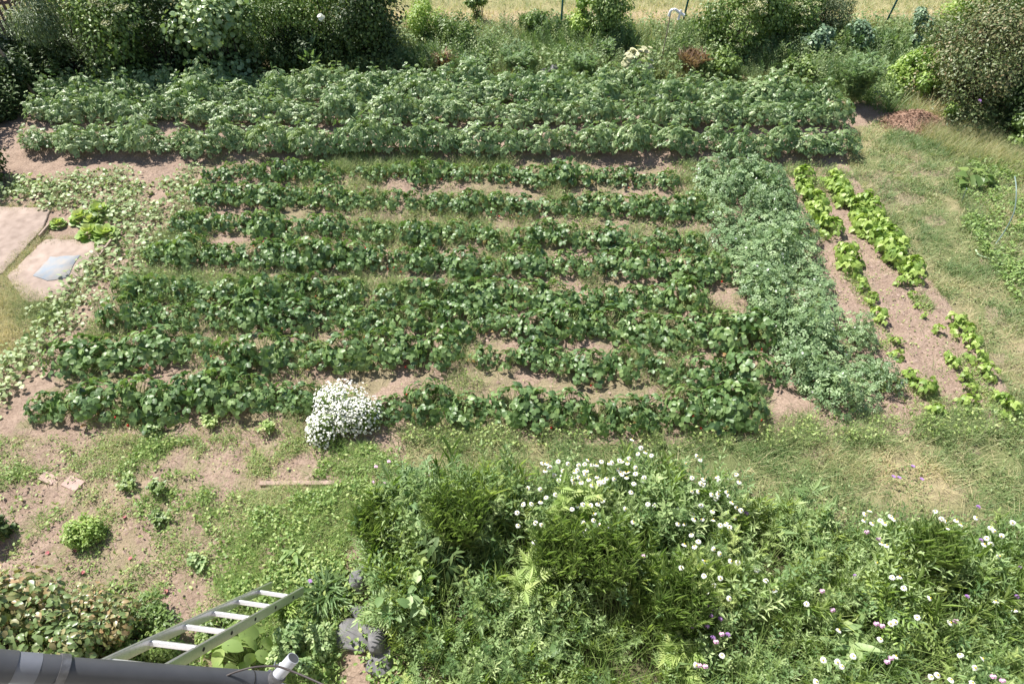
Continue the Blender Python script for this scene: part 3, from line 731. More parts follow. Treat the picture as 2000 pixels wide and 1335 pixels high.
P = scatter(LEFT, 8000, dens=pa2); leaves_flat(wd, P, .034, rng.uniform(.1, 1, len(P)), t=OVAL, lift=.07, tilt=.6)
P = scatter(LEFT, 1900, dens=pa2); tufts(wd, P, 8, rng.uniform(.04, .11, len(P)), rng.uniform(.05, .6, len(P)), .035, lean=1.2, w=.0045)
P = scatter(LEFT, 1800, dens=pa); tufts(wd, P, 6, rng.uniform(.05, .12, len(P)), rng.uniform(.5, 1, len(P)), .04, lean=1.4, w=.004, mi=1)
NEAR = [(480, 1010), (720, 930), (740, 1000), (715, 1090), (680, 1120), (640, 1400), (430, 1400), (450, 1150)]
P = scatter(NEAR, 9000, dens=lambda x, y: np.clip((fbm(x, y, .25, 72) - .36) * 6, .06, 1)); leaves_flat(wd, P, .034, rng.uniform(.0, 1, len(P)), t=OVAL, lift=.12, tilt=.6)
P = scatter(NEAR, 550, dens=lambda x, y: np.clip((fbm(x, y, .25, 76) - .4) * 6, .06, 1)); tufts(wd, P, 9, .14, rng.uniform(.1, .9, len(P)), .04, lean=.9, w=.005)
P = scatter([(640, 1100), (760, 1100), (850, 1500), (600, 1500)], 2200, dens=lambda x, y: np.clip((fbm(x, y, .2, 77) - .42) * 6, .03, 1)); leaves_flat(wd, P, .04, rng.uniform(.0, 1, len(P)), t=OVAL, lift=.14, tilt=.6)
tag(wd.obj('weeds', [M['weed'], M['grass']]), kind='stuff')

lt = MB()   # dry litter and soil crumbs lying about
for poly, n in ((LEFT, 9000), ([(400, 315), (1340, 320), (1480, 640), (1500, 850), (40, 850), (200, 600)], 9000), ([(1540, 380), (1700, 380), (2000, 830), (1740, 840)], 3500), (VINE, 2500)):
    P = scatter(poly, n); leaves_flat(lt, P, .022, rng.uniform(0, 1, n), t=SLIM, lift=.012, tilt=.5)
CR = (np.array([(1, 0, 0), (-.5, .8, 0), (-.4, -.9, .1), (.05, .1, .75)], float), [(0, 1, 3), (1, 2, 3), (2, 0, 3)])
for poly, n in ((LEFT, 9000), ([(400, 315), (1340, 320), (1480, 640), (1500, 850), (40, 850), (200, 600)], 10000), ([(1540, 380), (1700, 380), (2000, 830), (1740, 840)], 7000), (VINE, 3500)):
    P = scatter(poly, n); m = rng.random(n) ** 4 * .034 + .004; a = rng.random(n) * 6.28
    fr_ = frames(np.stack([np.cos(a), np.sin(a), rng.normal(0, .1, n)], 1), np.tile([0, 0, 1.], (n, 1)), m)
    lt.add(*CR, fr_, np.concatenate([P, (gz(P[:, 0], P[:, 1]) - .002)[:, None]], 1), rng.random(n), 1)
tag(lt.obj('soil_litter', [M['straw'], M['crumb']]), kind='stuff')

bw = MB()   # weeds between the vegetable rows
BED = [(400, 315), (1340, 320), (1480, 640), (1500, 850), (40, 850), (200, 600)]
pb = lambda x, y: np.clip((fbm(x, y, .4, 81) - .49) * 6, 0.03, 1) * np.clip((fbm(x, y, .1, 83) - .3) * 4, .06, 1)
P = scatter(BED, 13000, dens=pb); leaves_flat(bw, P, .028, rng.uniform(.2, 1, len(P)), lift=.08, tilt=.6)
P = scatter(BED, 4500, dens=pb); tufts(bw, P, 7, .13, rng.uniform(.2, .7, len(P)), .05, lean=.9, w=.005, mi=1)
for poly, n, h in [([(250, 540), (900, 555), (900, 600), (230, 600)], 700, .15), ([(640, 305), (1000, 318), (1000, 350), (640, 345)], 500, .17), ([(300, 450), (420, 450), (350, 540), (270, 540)], 250, .12),
                   ([(640, 430), (1350, 440), (1350, 490), (640, 480)], 350, .13), ([(1290, 320), (1400, 320), (1420, 520), (1300, 480)], 300, .14), ([(1520, 320), (1640, 320), (1700, 400), (1560, 400)], 250, .12),
                   ([(880, 880), (620, 830), (1500, 850), (1500, 880)], 500, .1), ([(1480, 820), (1600, 815), (1780, 820), (2000, 790), (2020, 850), (1480, 880)], 700, .11), ([(1540, 500), (1680, 700), (1620, 720), (1500, 600)], 120, .1)]:
    dd_ = lambda x, y: np.clip((fbm(x, y, .2, 85) - .4) * 6, .08, 1)
    P = scatter(poly, n, dens=dd_); tufts(bw, P, 9, h, rng.uniform(.1, .6, len(P)), .06, lean=.9, w=.006, mi=1)
    P = scatter(poly, n * 2, dens=dd_); leaves_flat(bw, P, .036, rng.uniform(.2, 1, len(P)), lift=.12, tilt=.6)
P = scatter([(1560, 420), (1700, 430), (1980, 810), (1740, 830)], 4500, dens=pb); leaves_flat(bw, P, .03, rng.uniform(.2, 1, len(P)), lift=.03, tilt=.6)
P = scatter([(1560, 420), (1700, 430), (1980, 810), (1740, 830)], 350, dens=pb); tufts(bw, P, 7, .09, rng.uniform(.2, .7, len(P)), .05, lean=.9, w=.005, mi=1)
P = scatter(BED, 2200); tufts(bw, P, 3, .08, rng.uniform(.3, 1, len(P)), .05, lean=1.6, w=.004, mi=2)
tag(bw.obj('weeds', [M['weed'], M['grass'], M['straw']]), kind='stuff')

rg = MB()   # rough grass behind the beds
BACK = [(560, 150), (560, 60), (800, 60), (2100, 40), (2100, 300), (1900, 260), (1700, 215), (1640, 190), (1500, 170), (1000, 158)]
P = scatter(BACK, 9000); t = np.clip((fbm(P[:, 0], P[:, 1], 1.2, 91) - .3) * 1.9, .02, 1)
tufts(rg, P, 9, rng.uniform(.12, .35, len(P)), t, .07, lean=.7, w=.009)
P = scatter(BACK, 14000, dens=lambda x, y: np.clip((fbm(x, y, .8, 95) - .42) * 5, 0, 1)); leaves_flat(rg, P, .07, rng.uniform(.1, .6, len(P)), t=OVAL, lift=.4)
FIELD = [(-200, 75), (-200, -40), (2200, -40), (2200, 75)]
P = scatter(FIELD, 9000); py = proj(P[:, 0], P[:, 1], 0)[1]
t = np.where(py < 20 + rng.normal(0, 5, len(P)), .6, .98) + rng.normal(0, .1, len(P))
tufts(rg, P, 5, .14, t, .08, lean=.9, w=.009)
P = scatter([(1780, 255), (1900, 250), (2050, 330), (2050, 370), (1850, 300)], 1500); tufts(rg, P, 5, .2, rng.uniform(.5, 1, len(P)), .07, lean=.7, w=.004)
tag(rg.obj('rough_grass', [M['grass']]), kind='stuff')
M['under'] = leaf_mat('undergrowth_leaf', (.045, .09, .03), (.11, .17, .07), (.22, .27, .13), .55, .2)

# ------------------------------------------------------------------ flowering meadow in front
def sprig(kind):
    b = MB(); 
    if kind == 'feather':
        n = 16; u = np.linspace(.15, 1, n); az = np.arange(n) * 2.4; P = np.stack([np.zeros(n), np.zeros(n), u], 1)
        d = np.stack([np.cos(az), np.sin(az), .5 + u * .5], 1); b.add(*FEATH, frames(d, np.stack([-np.cos(az) * .5, -np.sin(az) * .5, np.ones(n)], 1), .24 - .1 * u), P, .5, 0)
    elif kind == 'lance':
        n = 26; u = np.linspace(.12, 1, n); az = np.arange(n) * 2.4; P = np.stack([np.zeros(n), np.zeros(n), u], 1)
        d = np.stack([np.cos(az), np.sin(az), .35 + u * .5], 1); b.add(*SLIM, frames(d, np.stack([-np.cos(az) * .5, -np.sin(az) * .5, np.ones(n)], 1), .24 - .1 * u, 1.1), P, .5, 0)
    elif kind == 'oval':
        n = 24; u = np.linspace(.1, 1, n); az = np.arange(n) * 2.4; P = np.stack([np.cos(az) * .03, np.sin(az) * .03, u], 1)
        d = np.stack([np.cos(az), np.sin(az), .2 + u * .3], 1); b.add(*RHOMB, frames(d, np.stack([-np.cos(az) * .3, -np.sin(az) * .3, np.ones(n)], 1), .15 - .05 * u, .8), P, .5, 0)
    else:   # thin upright shoots
        n = 22; u = rng.uniform(.1, .85, n); az = rng.random(n) * 6.28; P = np.stack([np.zeros(n), np.zeros(n), u], 1)
        d = np.stack([np.cos(az) * .5, np.sin(az) * .5, np.ones(n)], 1); b.add(*SLIM, frames(d, np.stack([-np.cos(az), -np.sin(az), np.full(n, .4)], 1), .34, .3), P, .5, 0)
    b.tubes([[0, 0, 0]], [[0, 0, 1]], .008, .004, .5, 0)
    V = np.concatenate(b.V); F = [tuple(r) for A, _ in b.F for r in A]
    return V, F
SP = {k: sprig(k) for k in ('feather', 'lance', 'oval', 'shoot')}
def plantmass(b, P, h, kind, tint, mi=0, lean=.18, wide=1.0):
    n = len(P); az = rng.random(n) * 6.28; d = nrm(np.array([0, 0, 1.]) + rng.normal(0, lean, (n, 3)))
    x = np.stack([np.cos(az), np.sin(az), np.zeros(n)], 1); x = nrm(x - d * (x * d).sum(1, keepdims=True)); y = np.cross(d, x)
    s = (h * np.ones(n))[:, None]; M_ = np.stack([x * s * wide, y * s * wide, d * s], -1)
    b.add(*SP[kind], M_, np.concatenate([P, gz(P[:, 0], P[:, 1])[:, None]], 1), tint, mi)
HM = .42
def mh(x, y):   # how tall the meadow stands
    px, py = proj(x, y, HM); h = .30 + .45 * fbm(x, y, .5, 101)
    h = h * (.75 + .5 * fbm(x, y, .16, 105)); h = np.where(px < 1000, h * 1.05, h); h = np.where(py > 1180, h * .75, h); h = np.where((px > 1500) & (py < 1060), h * .7, h)
    return h
mw = MB(); MEAD_TOP = [(p[0], p[1]) for p in MEADOW]
def gap(x, y):
    px, py = proj(x, y, HM); g_ = np.clip((fbm(x, y, .2, 131) - .33) * 6, .06, 1)
    for cx, cy, rx, ry in ((880, 1140, 42, 85), (1000, 1085, 30, 40), (1195, 1180, 45, 30), (1370, 1060, 25, 30), (1450, 1240, 35, 25), (1240, 1300, 50, 25), (1650, 1270, 40, 25), (1830, 1290, 40, 20)):
        for zz in (0, .2, HM):
            qx, qy = proj(x, y, zz); g_ = np.where(((qx - cx) / rx) ** 2 + ((qy - cy) / ry) ** 2 < 1, .0, g_)
    return g_
for kind, n, mi, o, wide in [('feather', 1900, 0, 111, .8), ('lance', 2300, 0, 113, .8), ('oval', 1900, 0, 115, .8), ('shoot', 3000, 1, 117, .8), ('feather', 1100, 1, 119, .8)]:
    P = scatter(MEAD_TOP, n, HM, dens=lambda x, y, o=o: np.clip((fbm(x, y, .45, o) - .42) * 7, .03, 1) * gap(x, y))
    plantmass(mw, P, mh(P[:, 0], P[:, 1]) * rng.uniform(.7, 1.15, n), kind, np.clip(fbm(P[:, 0], P[:, 1], .35, o + 1) * 1.3 - .15 + rng.normal(0, .22, n), 0, 1), mi, .24, wide)
P = scatter(MEAD_TOP, 16000, .1, dens=lambda x, y: np.clip((fbm(x, y, .2, 121) - .38) * 6, .05, 1) * np.minimum(1, gap(x, y) * 3 + .04)); leaves_flat(mw, P, .032, rng.uniform(.1, .9, len(P)), t=OVAL, lift=.16, tilt=.6)
P = scatter(MEAD_TOP, 3000, HM); tufts(mw, P, 5, rng.uniform(.3, .6, len(P)), rng.uniform(0, .7, len(P)), .04, lean=.6, w=.005, mi=1)
tag(mw.obj('meadow_foliage', [M['meadow'], M['meadow_light']]), kind='stuff')

ug = MB()
UG = [(700, 150), (700, 95), (860, 85), (1000, 62), (1900, 75), (1900, 150), (1740, 200), (1640, 185), (1500, 165), (1200, 158), (1000, 150)]
for kind, n, mi, o in [('oval', 1100, 0, 211), ('lance', 900, 0, 213), ('feather', 1100, 1, 215), ('shoot', 900, 1, 217)]:
    P = scatter(UG, n, 0, dens=lambda x, y, o=o: np.clip((fbm(x, y, .8, o) - .44) * 7, .03, 1))
    plantmass(ug, P, rng.uniform(.2, .55, n) * (.5 + .8 * fbm(P[:, 0], P[:, 1], .7, 219)), kind, np.clip(fbm(P[:, 0], P[:, 1], .6, o + 1) * 1.4 - .2 + rng.normal(0, .2, n), 0, 1), mi, .25, .9)
P = scatter([(-100, 200), (-100, 60), (760, 60), (760, 140), (560, 135), (480, 150), (250, 155), (130, 150), (40, 240)], 2600)
plantmass(ug, P, rng.uniform(.3, .8, len(P)), 'oval', rng.uniform(0, .25, len(P)), 0, .25, 1.1)
tag(ug.obj('undergrowth', [M['under'], M['feather']]), kind='stuff')

def tall(kind, px, py, h, r, label, cat, mat='meadow_light', n=90, z=.3, **kw):
    o = feather_plant(kind, h, r, n, mat, **kw); p = at(px, py, z); o.location = (p[0], p[1], float(gz(p[0], p[1]))); o.rotation_euler = (0, 0, rng.random() * 6)
    return tag(o, label, cat)
M['wispy'] = leaf_mat('wispy_shoot', (.1, .18, .045), (.155, .24, .07), (.23, .31, .11), .6, .25)
TW = dict(mat='wispy', t=(SLIM[0] * [.24, 1, 1], SLIM[1]), s=(.1, .21), el=2.6)
tall('wispy_plant', 895, 1045, .84, .3, 'wispy yellow-green plant with thread-like shoots, above the dark gap', 'wispy plant', n=2400, **TW)
tall('wispy_plant', 1090, 1110, .8, .28, 'wispy yellow-green plant beside the tall feathery yarrow leaves', 'wispy plant', n=2400, **TW)
tall('wispy_plant', 1180, 1125, .8, .28, 'wispy lime plant between the daisies, left of the purple flowers', 'wispy plant', n=2400, **TW)
tall('wispy_plant', 1320, 1200, .7, .25, 'wispy olive plant directly left of the small purple flowers', 'wispy plant', n=2400, **TW)
tall('wispy_plant', 1800, 1100, .7, .22, 'wispy upright plant among the right-hand daisies', 'wispy plant', n=2400, **TW)
tall('wispy_plant', 740, 1030, .5, .24, 'wispy bright plant at the left edge of the flower bed', 'wispy plant', n=2400, **TW)
tall('feathery_plant', 1030, 1150, .6, .15, 'tall light green feathery plant with fern-like leaves, centre of the bed', 'feathery plant', n=120, s=(.12, .2))
tall('feathery_plant', 1120, 1010, .65, .2, 'feathery green plant among the left daisies', 'feathery plant', n=110, s=(.12, .22))
tall('feathery_plant', 1560, 1010, .4, .35, 'broad soft feathery plant at the top of the bed right of the daisies', 'feathery plant', 'meadow', n=150, s=(.12, .22))
tall('feathery_plant', 1340, 1300, .4, .2, 'bushy feathery plant at the bottom edge', 'feathery plant', n=90, s=(.12, .2))
tall('feathery_plant', 820, 965, .5, .3, 'grey-green feathery mound at the left top of the flower bed', 'feathery plant', 'feather', n=130, s=(.12, .22))
tall('feathery_plant', 758, 1180, .45, .18, 'leafy green plant standing right of the cracked grey stone', 'feathery plant', 'meadow', n=110, t=PINN, s=(.12, .2))
tall('broadleaf_plant', 860, 1110, .75, .25, 'tall dark plant with drooping leaves beside the black gap', 'leafy plant', 'mid_dark', n=170, t=LANCE, s=(.1, .17), el=-.4)
tall('broadleaf_plant', 1750, 1190, .5, .22, 'lime plant with pointed lobed leaves under a daisy pair', 'leafy plant', 'light_bush', n=60, t=PINN, s=(.16, .26), el=.2)
tall('broadleaf_plant', 1790, 1230, .45, .2, 'mid-green plant with long pinnate leaves right of the lime one', 'leafy plant', 'mid_bush', n=50, t=PINN, s=(.16, .26), el=.2)
tall('broadleaf_plant', 1650, 1230, .4, .2, 'plant with arching blade leaves left of the daisy pair', 'leafy plant', 'meadow', n=60, t=LANCE, s=(.16, .26), el=.3)
tall('broadleaf_plant', 1325, 1280, .3, .14, 'low plant with a few broad grey-green leaves at the bottom edge', 'leafy plant', 'feather', n=16, t=ROUND, s=(.1, .16), el=.1)
tall('broadleaf_plant', 1060, 1250, .35, .2, 'low broad-leaved plant under the tall feathery leaves', 'leafy plant', 'meadow', n=40, t=OVAL, s=(.1, .16), el=.2)
tall('broadleaf_plant', 790, 1180, .55, .2, 'upright leafy plant left of the black gap', 'leafy plant', 'meadow', n=110, t=OVAL, s=(.08, .14), el=.3)
tall('broadleaf_plant', 585, 1082, .12, .16, 'pale rosette weed with long broad leaves above the ladder foot', 'weed', 'weed', n=16, t=LANCE, s=(.11, .19), el=.4, z=.05)
tall('grass_tuft', 640, 1165, .12, .1, 'blue-green tuft of arching grass beside the ladder foot', 'grass tuft', 'feather', n=420, t=(SLIM[0] * [.4, 1, 1], SLIM[1]), s=(.15, .27), el=.4, z=.05)
tall('grass_tuft', 562, 1190, .1, .07, 'small green tuft of grass right of the ladder', 'grass tuft', 'meadow_light', n=200, t=(SLIM[0] * [.5, 1, 1], SLIM[1]), s=(.1, .18), el=1.2, z=.05)
for q, (px, py, lab) in enumerate([(308, 955, 'tufted weed right of the bare path patch'), (300, 835, 'fluffy upright weed at the front edge of the strawberries'), (412, 822, 'weed clump in front of the strawberry row'),
                    (315, 1012, 'grey-green weed right of the lime bush'), (385, 1105, 'leafy weed in the bare lower left soil'), (520, 835, 'low weed clump in front of the strawberries, left of the white flower bush'), (250, 945, 'spreading green weed above the lime bush')]):
    tall('weed_clump', px, py, .13, .1, lab, 'weed', ['mid_bush', 'meadow', 'meadow_light'][q % 3], n=170, t=OVAL, s=(.025, .05), el=.5, z=.05)

# daisies
DA = [(1068,904),(1075,912),(1090,900),(1065,918),(1100,918),(1110,905),(1128,917),(1143,925),(1150,935),(1120,930),(1135,941),(1157,947),(1166,930),(1175,900),(1190,903),(1215,900),(1230,895),(1245,885),(1252,874),(1261,882),(1272,888),(1235,857),(1215,925),(1224,931),(1200,935),(1238,943),(1233,960),(1148,962),
(1030,953),(1056,955),(1066,970),(1056,979),(1021,984),(1038,983),(1085,965),(1010,1000),(1012,1025),(1045,1020),(1058,1024),(1043,1057),(1117,993),(1128,987),(1139,984),(1153,986),(1168,983),(1177,977),(1222,993),(1160,1002),(1160,1015),(1140,1020),(1172,1025),(1174,1036),(1190,1028),(1141,1034),(1146,1046),(1237,1018),(1265,983),(1278,985),(1325,1022),(1327,990),
(1362,890),(1368,897),(1340,905),(1352,932),(1375,935),(1374,946),(1400,930),(1405,938),(1425,932),(1438,925),(1444,940),(1391,965),(1398,973),(1420,960),(1430,980),(1440,990),(1448,996),(1392,997),(1352,1004),(1356,1013),(1337,1022),(1425,1028),(1350,1043),(1364,1056),(1337,1062),(1356,1066),(1395,1072),(1407,1081),(1428,1095),(1441,1098),(1376,1095),(1375,1123),(1407,1128),(1394,1142),(1330,1107),(1359,1152),(1380,1157),(1425,1168),(1478,1112),(1496,1132),(1512,1152),(1058,1127),(1575,1178),
(1690,1003),(1699,996),(1688,1015),(1704,1021),(1720,1015),(1728,1021),(1740,1007),(1747,1013),(1722,1060),(1732,1064),(1827,997),(1839,1012),(1848,1017),(1851,1030),(1868,1015),(1877,1023),(1907,1010),(1935,1029),(1943,1037),(1956,1046),(1978,1020),(1927,1050),(1935,1061),(1923,1062),(1953,1085),(1743,1126),(1757,1125),(1713,1098),(1765,1147),(1817,1167),(1945,1173),(1981,1190),(1749,1214),(1740,1217),(1857,1215),(1791,1204),(1720,1247),(1639,1229),(1667,1280),(1636,1292),(1645,1300),(1608,1288),(1750,1280),(1875,1277),(1920,1285),(1905,1303),(1832,1317),(1819,1320),(1858,1326),(1595,1330),(1900,1332),(1410,1278),(1360,1298)]
for _ in range(34):
    a_ = rng.random(); DA.append((float(1065 + a_ * 200 + rng.normal(0, 8)), float(905 + a_ * 5 + rng.uniform(-12, 38))))
for _ in range(14): DA.append((float(rng.uniform(1340, 1440)), float(rng.uniform(930, 1050))))
def daisy(h, petmat='white', R=.0265, n=17):
    root = mkobj('daisy' if petmat == 'white' else 'flower', None)
    s = MB(); pts = np.array([[-.06, .0, 0], [-.03, .01, h * .5], [0, 0, h]]); s.tubes(pts[:-1], pts[1:], .0035, .0025, .5, 0)
    k = 8; u = rng.uniform(.1, .75, k); az = rng.random(k) * 6.28; Pp = np.stack([-.06 * (1 - u), np.zeros(k), u * h], 1)
    s.add(*LANCE, frames(np.stack([np.cos(az), np.sin(az), np.full(k, .9)], 1), np.stack([-np.cos(az), -np.sin(az), np.ones(k)], 1), .08), Pp, .4, 0)
    s.obj('stem', [M['meadow']], root)
    f = MB(); az = np.arange(n) / n * 2 * np.pi + rng.normal(0, .05, n)
    out = np.stack([np.cos(az), np.sin(az), np.full(n, -.1)], 1)
    f.add(*LANCE, frames(out, np.tile([0, 0, 1.], (n, 1)), R * rng.uniform(.9, 1.08, n), 1.5), np.tile([0, 0, h], (n, 1)), rng.uniform(.3, .9, n), 0)
    fo = f.obj('flower_head', [M[petmat]], root)
    c = MB(); a = np.arange(8) / 8 * 6.283; rc = R * .3
    V = [(math.cos(t) * rc, math.sin(t) * rc, h) for t in a] + [(math.cos(t) * rc * .7, math.sin(t) * rc * .7, h + .007) for t in a] + [(0, 0, h + .009)]
    c.raw(V, [(q, (q + 1) % 8, 8 + (q + 1) % 8, 8 + q) for q in range(8)] + [(8 + q, 8 + (q + 1) % 8, 16) for q in range(8)])
    c.obj('flower_centre', [M['yellow']], fo)
    return root
hs = [.52, .6, .66]
KD = Kit([daisy(h) for h in hs])
def zone_lab(px, py):
    return None
order = sorted(range(len(DA)), key=lambda q: DA[q])
def region(px, py):
    if px < 1300 and py < 965: return 'the crowded drift at the bed top'
    if px < 1300: return 'the loose group below the drift'
    if px < 1520 and py < 1010: return 'the group beside the dry path'
    if px < 1600: return 'the group around the purple flowers'
    if py < 1100: return 'the right group beside the lawn'
    return 'the bottom right corner group'
cnt = {}
for q in order:
    px, py = DA[q]; k = int(rng.integers(0, 3)); r = region(px, py); cnt[r] = cnt.get(r, 0) + 1
    s = 1.0; h = hs[k]; p = at(px, py, h + .01)
    az = rng.random() * 6.28
    # lean the head a little toward the light and viewer, keep the head where it stands
    t = (rng.normal(.15, .3), rng.normal(-.1, .28))
    off = Vector((0, 0, h)); 
    from mathutils import Euler
    hd = Euler((t[0], t[1], az)).to_matrix() @ off
    KD.place((p[0] - hd.x, p[1] - hd.y, h + .01 - hd.z), az, s, f'white daisy, {ordinal(cnt[r]-1)} from the left in {r}', 'daisy', 'white daisies in the flower bed', tilt=t, k=k)
KD.clean()

PK = [(818,925,0),(840,927,0),(728,940,0),(751,942,0),(760,972,0),(785,972,0),(820,1105,0),(889,978,1),(1257,1085,0),(1310,1145,1),(1300,1143,0),(1326,1138,1),(1370,1163,1),(1380,1180,1),(1389,1187,1),(1405,1191,1),(1388,1202,1),(1406,1208,1),(1365,1190,0),(1352,1198,1),(1350,1223,1),(1380,1222,1),(1410,1237,0),(1421,1239,1),(1399,1252,0),(1392,1245,1),(1378,1300,0),(1366,1298,0),(1606,1153,0),(1626,1190,0),(1712,1217,0),(1723,1221,0),(1867,1212,0),(1733,1291,0),(1740,1284,0),(1670,1125,1),(1693,1038,0),(1835,1075,1),(1888,1165,1),(1990,1108,1),(1985,1165,1),(1940,1320,0),(1958,1328,0),(1915,1055,1),(1745,930,1),(1756,932,1),(1783,910,1),(1800,935,1),(1910,990,1),(1457,1002,1),(605,1134,1),(1716,1052,0),(760,900,0),(735,910,0)]
def blossom(mat, h=.5):
    root = mkobj('flower', None); s = MB(); s.tubes([[-.04, 0, 0], [-.015, 0, h * .6]], [[-.015, 0, h * .6], [0, 0, h]], .003, .002, .5, 0); s.obj('stem', [M['meadow']], root)
    f = MB(); n = 14; nn = nrm(rng.normal(0, 1, (n, 3)) + np.array([0, 0, .8])); d = rng.normal(0, 1, (n, 3)); d -= nn * (d * nn).sum(1, keepdims=True)
    f.add(*ROUND, frames(d, nn, rng.uniform(.016, .024, n)), np.array([0, 0, h]) + nn * .014, rng.uniform(0, 1, n), 0); f.obj('flower_head', [M[mat]], root)
    return root
KPK = Kit([blossom('pink'), blossom('purple', .46)])
PK.sort(); c2 = [0, 0]
for px, py, k in PK:
    low = px < 900 or (py < 960 and px > 1600); h = [.5, .46][k]; s = .35 if low else 1; p = at(px, py, h * s)
    KPK.place((p[0], p[1], 0), rng.random() * .3, (1, 1, s) if low else 1, f"small {['pink', 'purple'][k]} flower, {ordinal(c2[k])} of that colour from the left", 'flower', 'pink and purple flowers among the green', k=k); c2[k] += 1
RP = [(92, 1078), (148, 1075), (162, 1118), (255, 1090), (242, 1008), (326, 1155)]
pm = MB(); n = 6; a = np.arange(n) / n * 6.283
pm.add(*ROUND, frames(np.stack([np.cos(a), np.sin(a), np.full(n, .5)], 1), np.tile([0, 0, 1.], (n, 1)), .02), np.zeros((n, 3)), rng.random(n), 0)
pmesh = pm.mesh('fallen_blossom', [M['redpetal']])
for q, (px, py) in enumerate(sorted(RP)):
    p = at(px, py, .03); o = mkobj('fallen_blossom', pmesh, None, (p[0], p[1], float(gz(p[0], p[1])) + .012)); o.rotation_euler = (.2, .1, q)
    tag(o, f'small red rose blossom fallen on the soil, {ordinal(q)} from the left', 'blossom', 'red blossoms fallen on the soil')

# ------------------------------------------------------------------ bushes
def bush(name, px, py, w, h, mat, label, cat='bush', leaves=5000, leaf=RHOMB, ls=.05, depth=None, clumps=26, umbels=0, base_z=0, low=.12, hollow=.0):
    root = mkobj(name, None); p = at(px, py, 0); depth = depth or w
    nc = clumps; u = nrm(rng.normal(0, 1, (nc, 3)) + np.array([0, 0, .15])); rr = rng.uniform(.45, .85, nc)[:, None]
    cen = u * rr * np.array([w / 2, depth / 2, h * (1 - low) / 2]) + np.array([0, 0, h * (1 + low) / 2])
    ng = max(2, nc // 4); cen[:ng, 2] = rng.uniform(.08, .25, ng) * h; cen[:ng, 0] *= 1.1
    cr = rng.uniform(.16, .34, nc) * min(w, h, depth) * .75
    k = rng.choice(nc, leaves, p=cr ** 2 / (cr ** 2).sum()); v = nrm(rng.normal(0, 1, (leaves, 3)))
    P = cen[k] + v * (cr[k] * rng.uniform(.55, 1.12, leaves))[:, None]
    P[:, 2] = np.maximum(P[:, 2], .03)
    nn = nrm(v * .8 + np.array([0, 0, .7]) + rng.normal(0, .4, (leaves, 3))); d = v + rng.normal(0, .7, (leaves, 3)) + np.array([0, 0, -.2]); d -= nn * (d * nn).sum(1, keepdims=True)
    tb = rng.uniform(-.2, .2, nc)[k]
    b = MB(); b.add(*leaf, frames(d, nn, ls * rng.uniform(.6, 1.3, leaves)), P, np.clip(.45 + tb + rng.normal(0, .17, leaves), 0, 1), 0)
    b.obj('foliage', [M[mat]], root)
    s = MB(); s.tubes(np.stack([rng.normal(0, w * .08, nc), rng.normal(0, w * .08, nc), np.zeros(nc)], 1), cen, .013, .006, .5, 0, 5); s.obj('branches', [M['bark']], root)
    if umbels:
        top = np.argsort(-(P[:, 2] - .9 * P[:, 1]) + rng.normal(0, .3 * h, leaves))[:umbels]
        f = MB()
        for q in top:
            m = 60; a = rng.random(m) * 6.28; r = .11 * rng.random(m) ** .5
            Q = P[q] + np.stack([np.cos(a) * r, np.sin(a) * r, .03 - r * .25], 1)
            f.add(*RHOMB, frames(rng.normal(0, 1, (m, 3)), np.array([0, 0, 1.]) + rng.normal(0, .3, (m, 3)), .03), Q, rng.random(m) * .6, 0)
        tag(f.obj('blossoms', [M['cream']], root), kind='stuff')
    root.location = (p[0], p[1], base_z); root.rotation_euler = (0, 0, 0)
    return tag(root, label, cat)

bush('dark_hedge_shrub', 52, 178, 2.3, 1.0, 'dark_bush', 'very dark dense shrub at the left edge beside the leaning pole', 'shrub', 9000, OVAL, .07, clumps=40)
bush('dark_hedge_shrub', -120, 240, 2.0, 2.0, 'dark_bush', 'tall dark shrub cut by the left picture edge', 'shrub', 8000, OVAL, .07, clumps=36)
bush('shade_ivy', -25, 240, 1.5, .4, 'dark_bush', 'low dark ivy standing in for ground shade at the left below the pole', 'ivy', 4000, OVAL, .06, clumps=26)  # dark leaves stand in for the shadow lying on the ground here
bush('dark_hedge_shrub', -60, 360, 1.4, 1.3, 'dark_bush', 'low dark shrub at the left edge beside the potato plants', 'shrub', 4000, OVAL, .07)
bush('privet_shrub', 172, 152, 1.7, 2.1, 'grey_bush', 'grey-green narrow-leaved shrub between the picket fence and the elder', 'shrub', 7000, SLIM, .1, clumps=34)
bush('elder_shrub', 262, 150, 2.0, 2.1, 'mid_bush', 'elder shrub with greenish cream flower sprays, left of the dark shrubs', 'shrub', 7000, OVAL, .07, umbels=26, clumps=34)
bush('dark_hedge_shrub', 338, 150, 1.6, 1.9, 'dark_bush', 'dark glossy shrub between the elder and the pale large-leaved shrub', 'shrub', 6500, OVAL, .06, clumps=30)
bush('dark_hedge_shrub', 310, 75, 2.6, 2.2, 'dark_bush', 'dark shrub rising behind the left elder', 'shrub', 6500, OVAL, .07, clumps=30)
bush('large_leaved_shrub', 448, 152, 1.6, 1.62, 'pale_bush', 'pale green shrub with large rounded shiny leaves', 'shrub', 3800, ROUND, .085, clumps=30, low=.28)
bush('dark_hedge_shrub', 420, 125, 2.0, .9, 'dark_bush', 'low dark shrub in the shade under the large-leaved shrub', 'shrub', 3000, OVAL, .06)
bush('hedge_shrub', 548, 118, 1.7, 1.8, 'mid_bush', 'fine-leaved yellowish green shrub right of the large-leaved one', 'shrub', 9000, RHOMB, .045, clumps=36)
bush('hedge_shrub', 640, 118, 1.6, 1.9, 'mid_bush', 'bright green shrub with a single white rose on it', 'shrub', 7500, OVAL, .055, clumps=32)
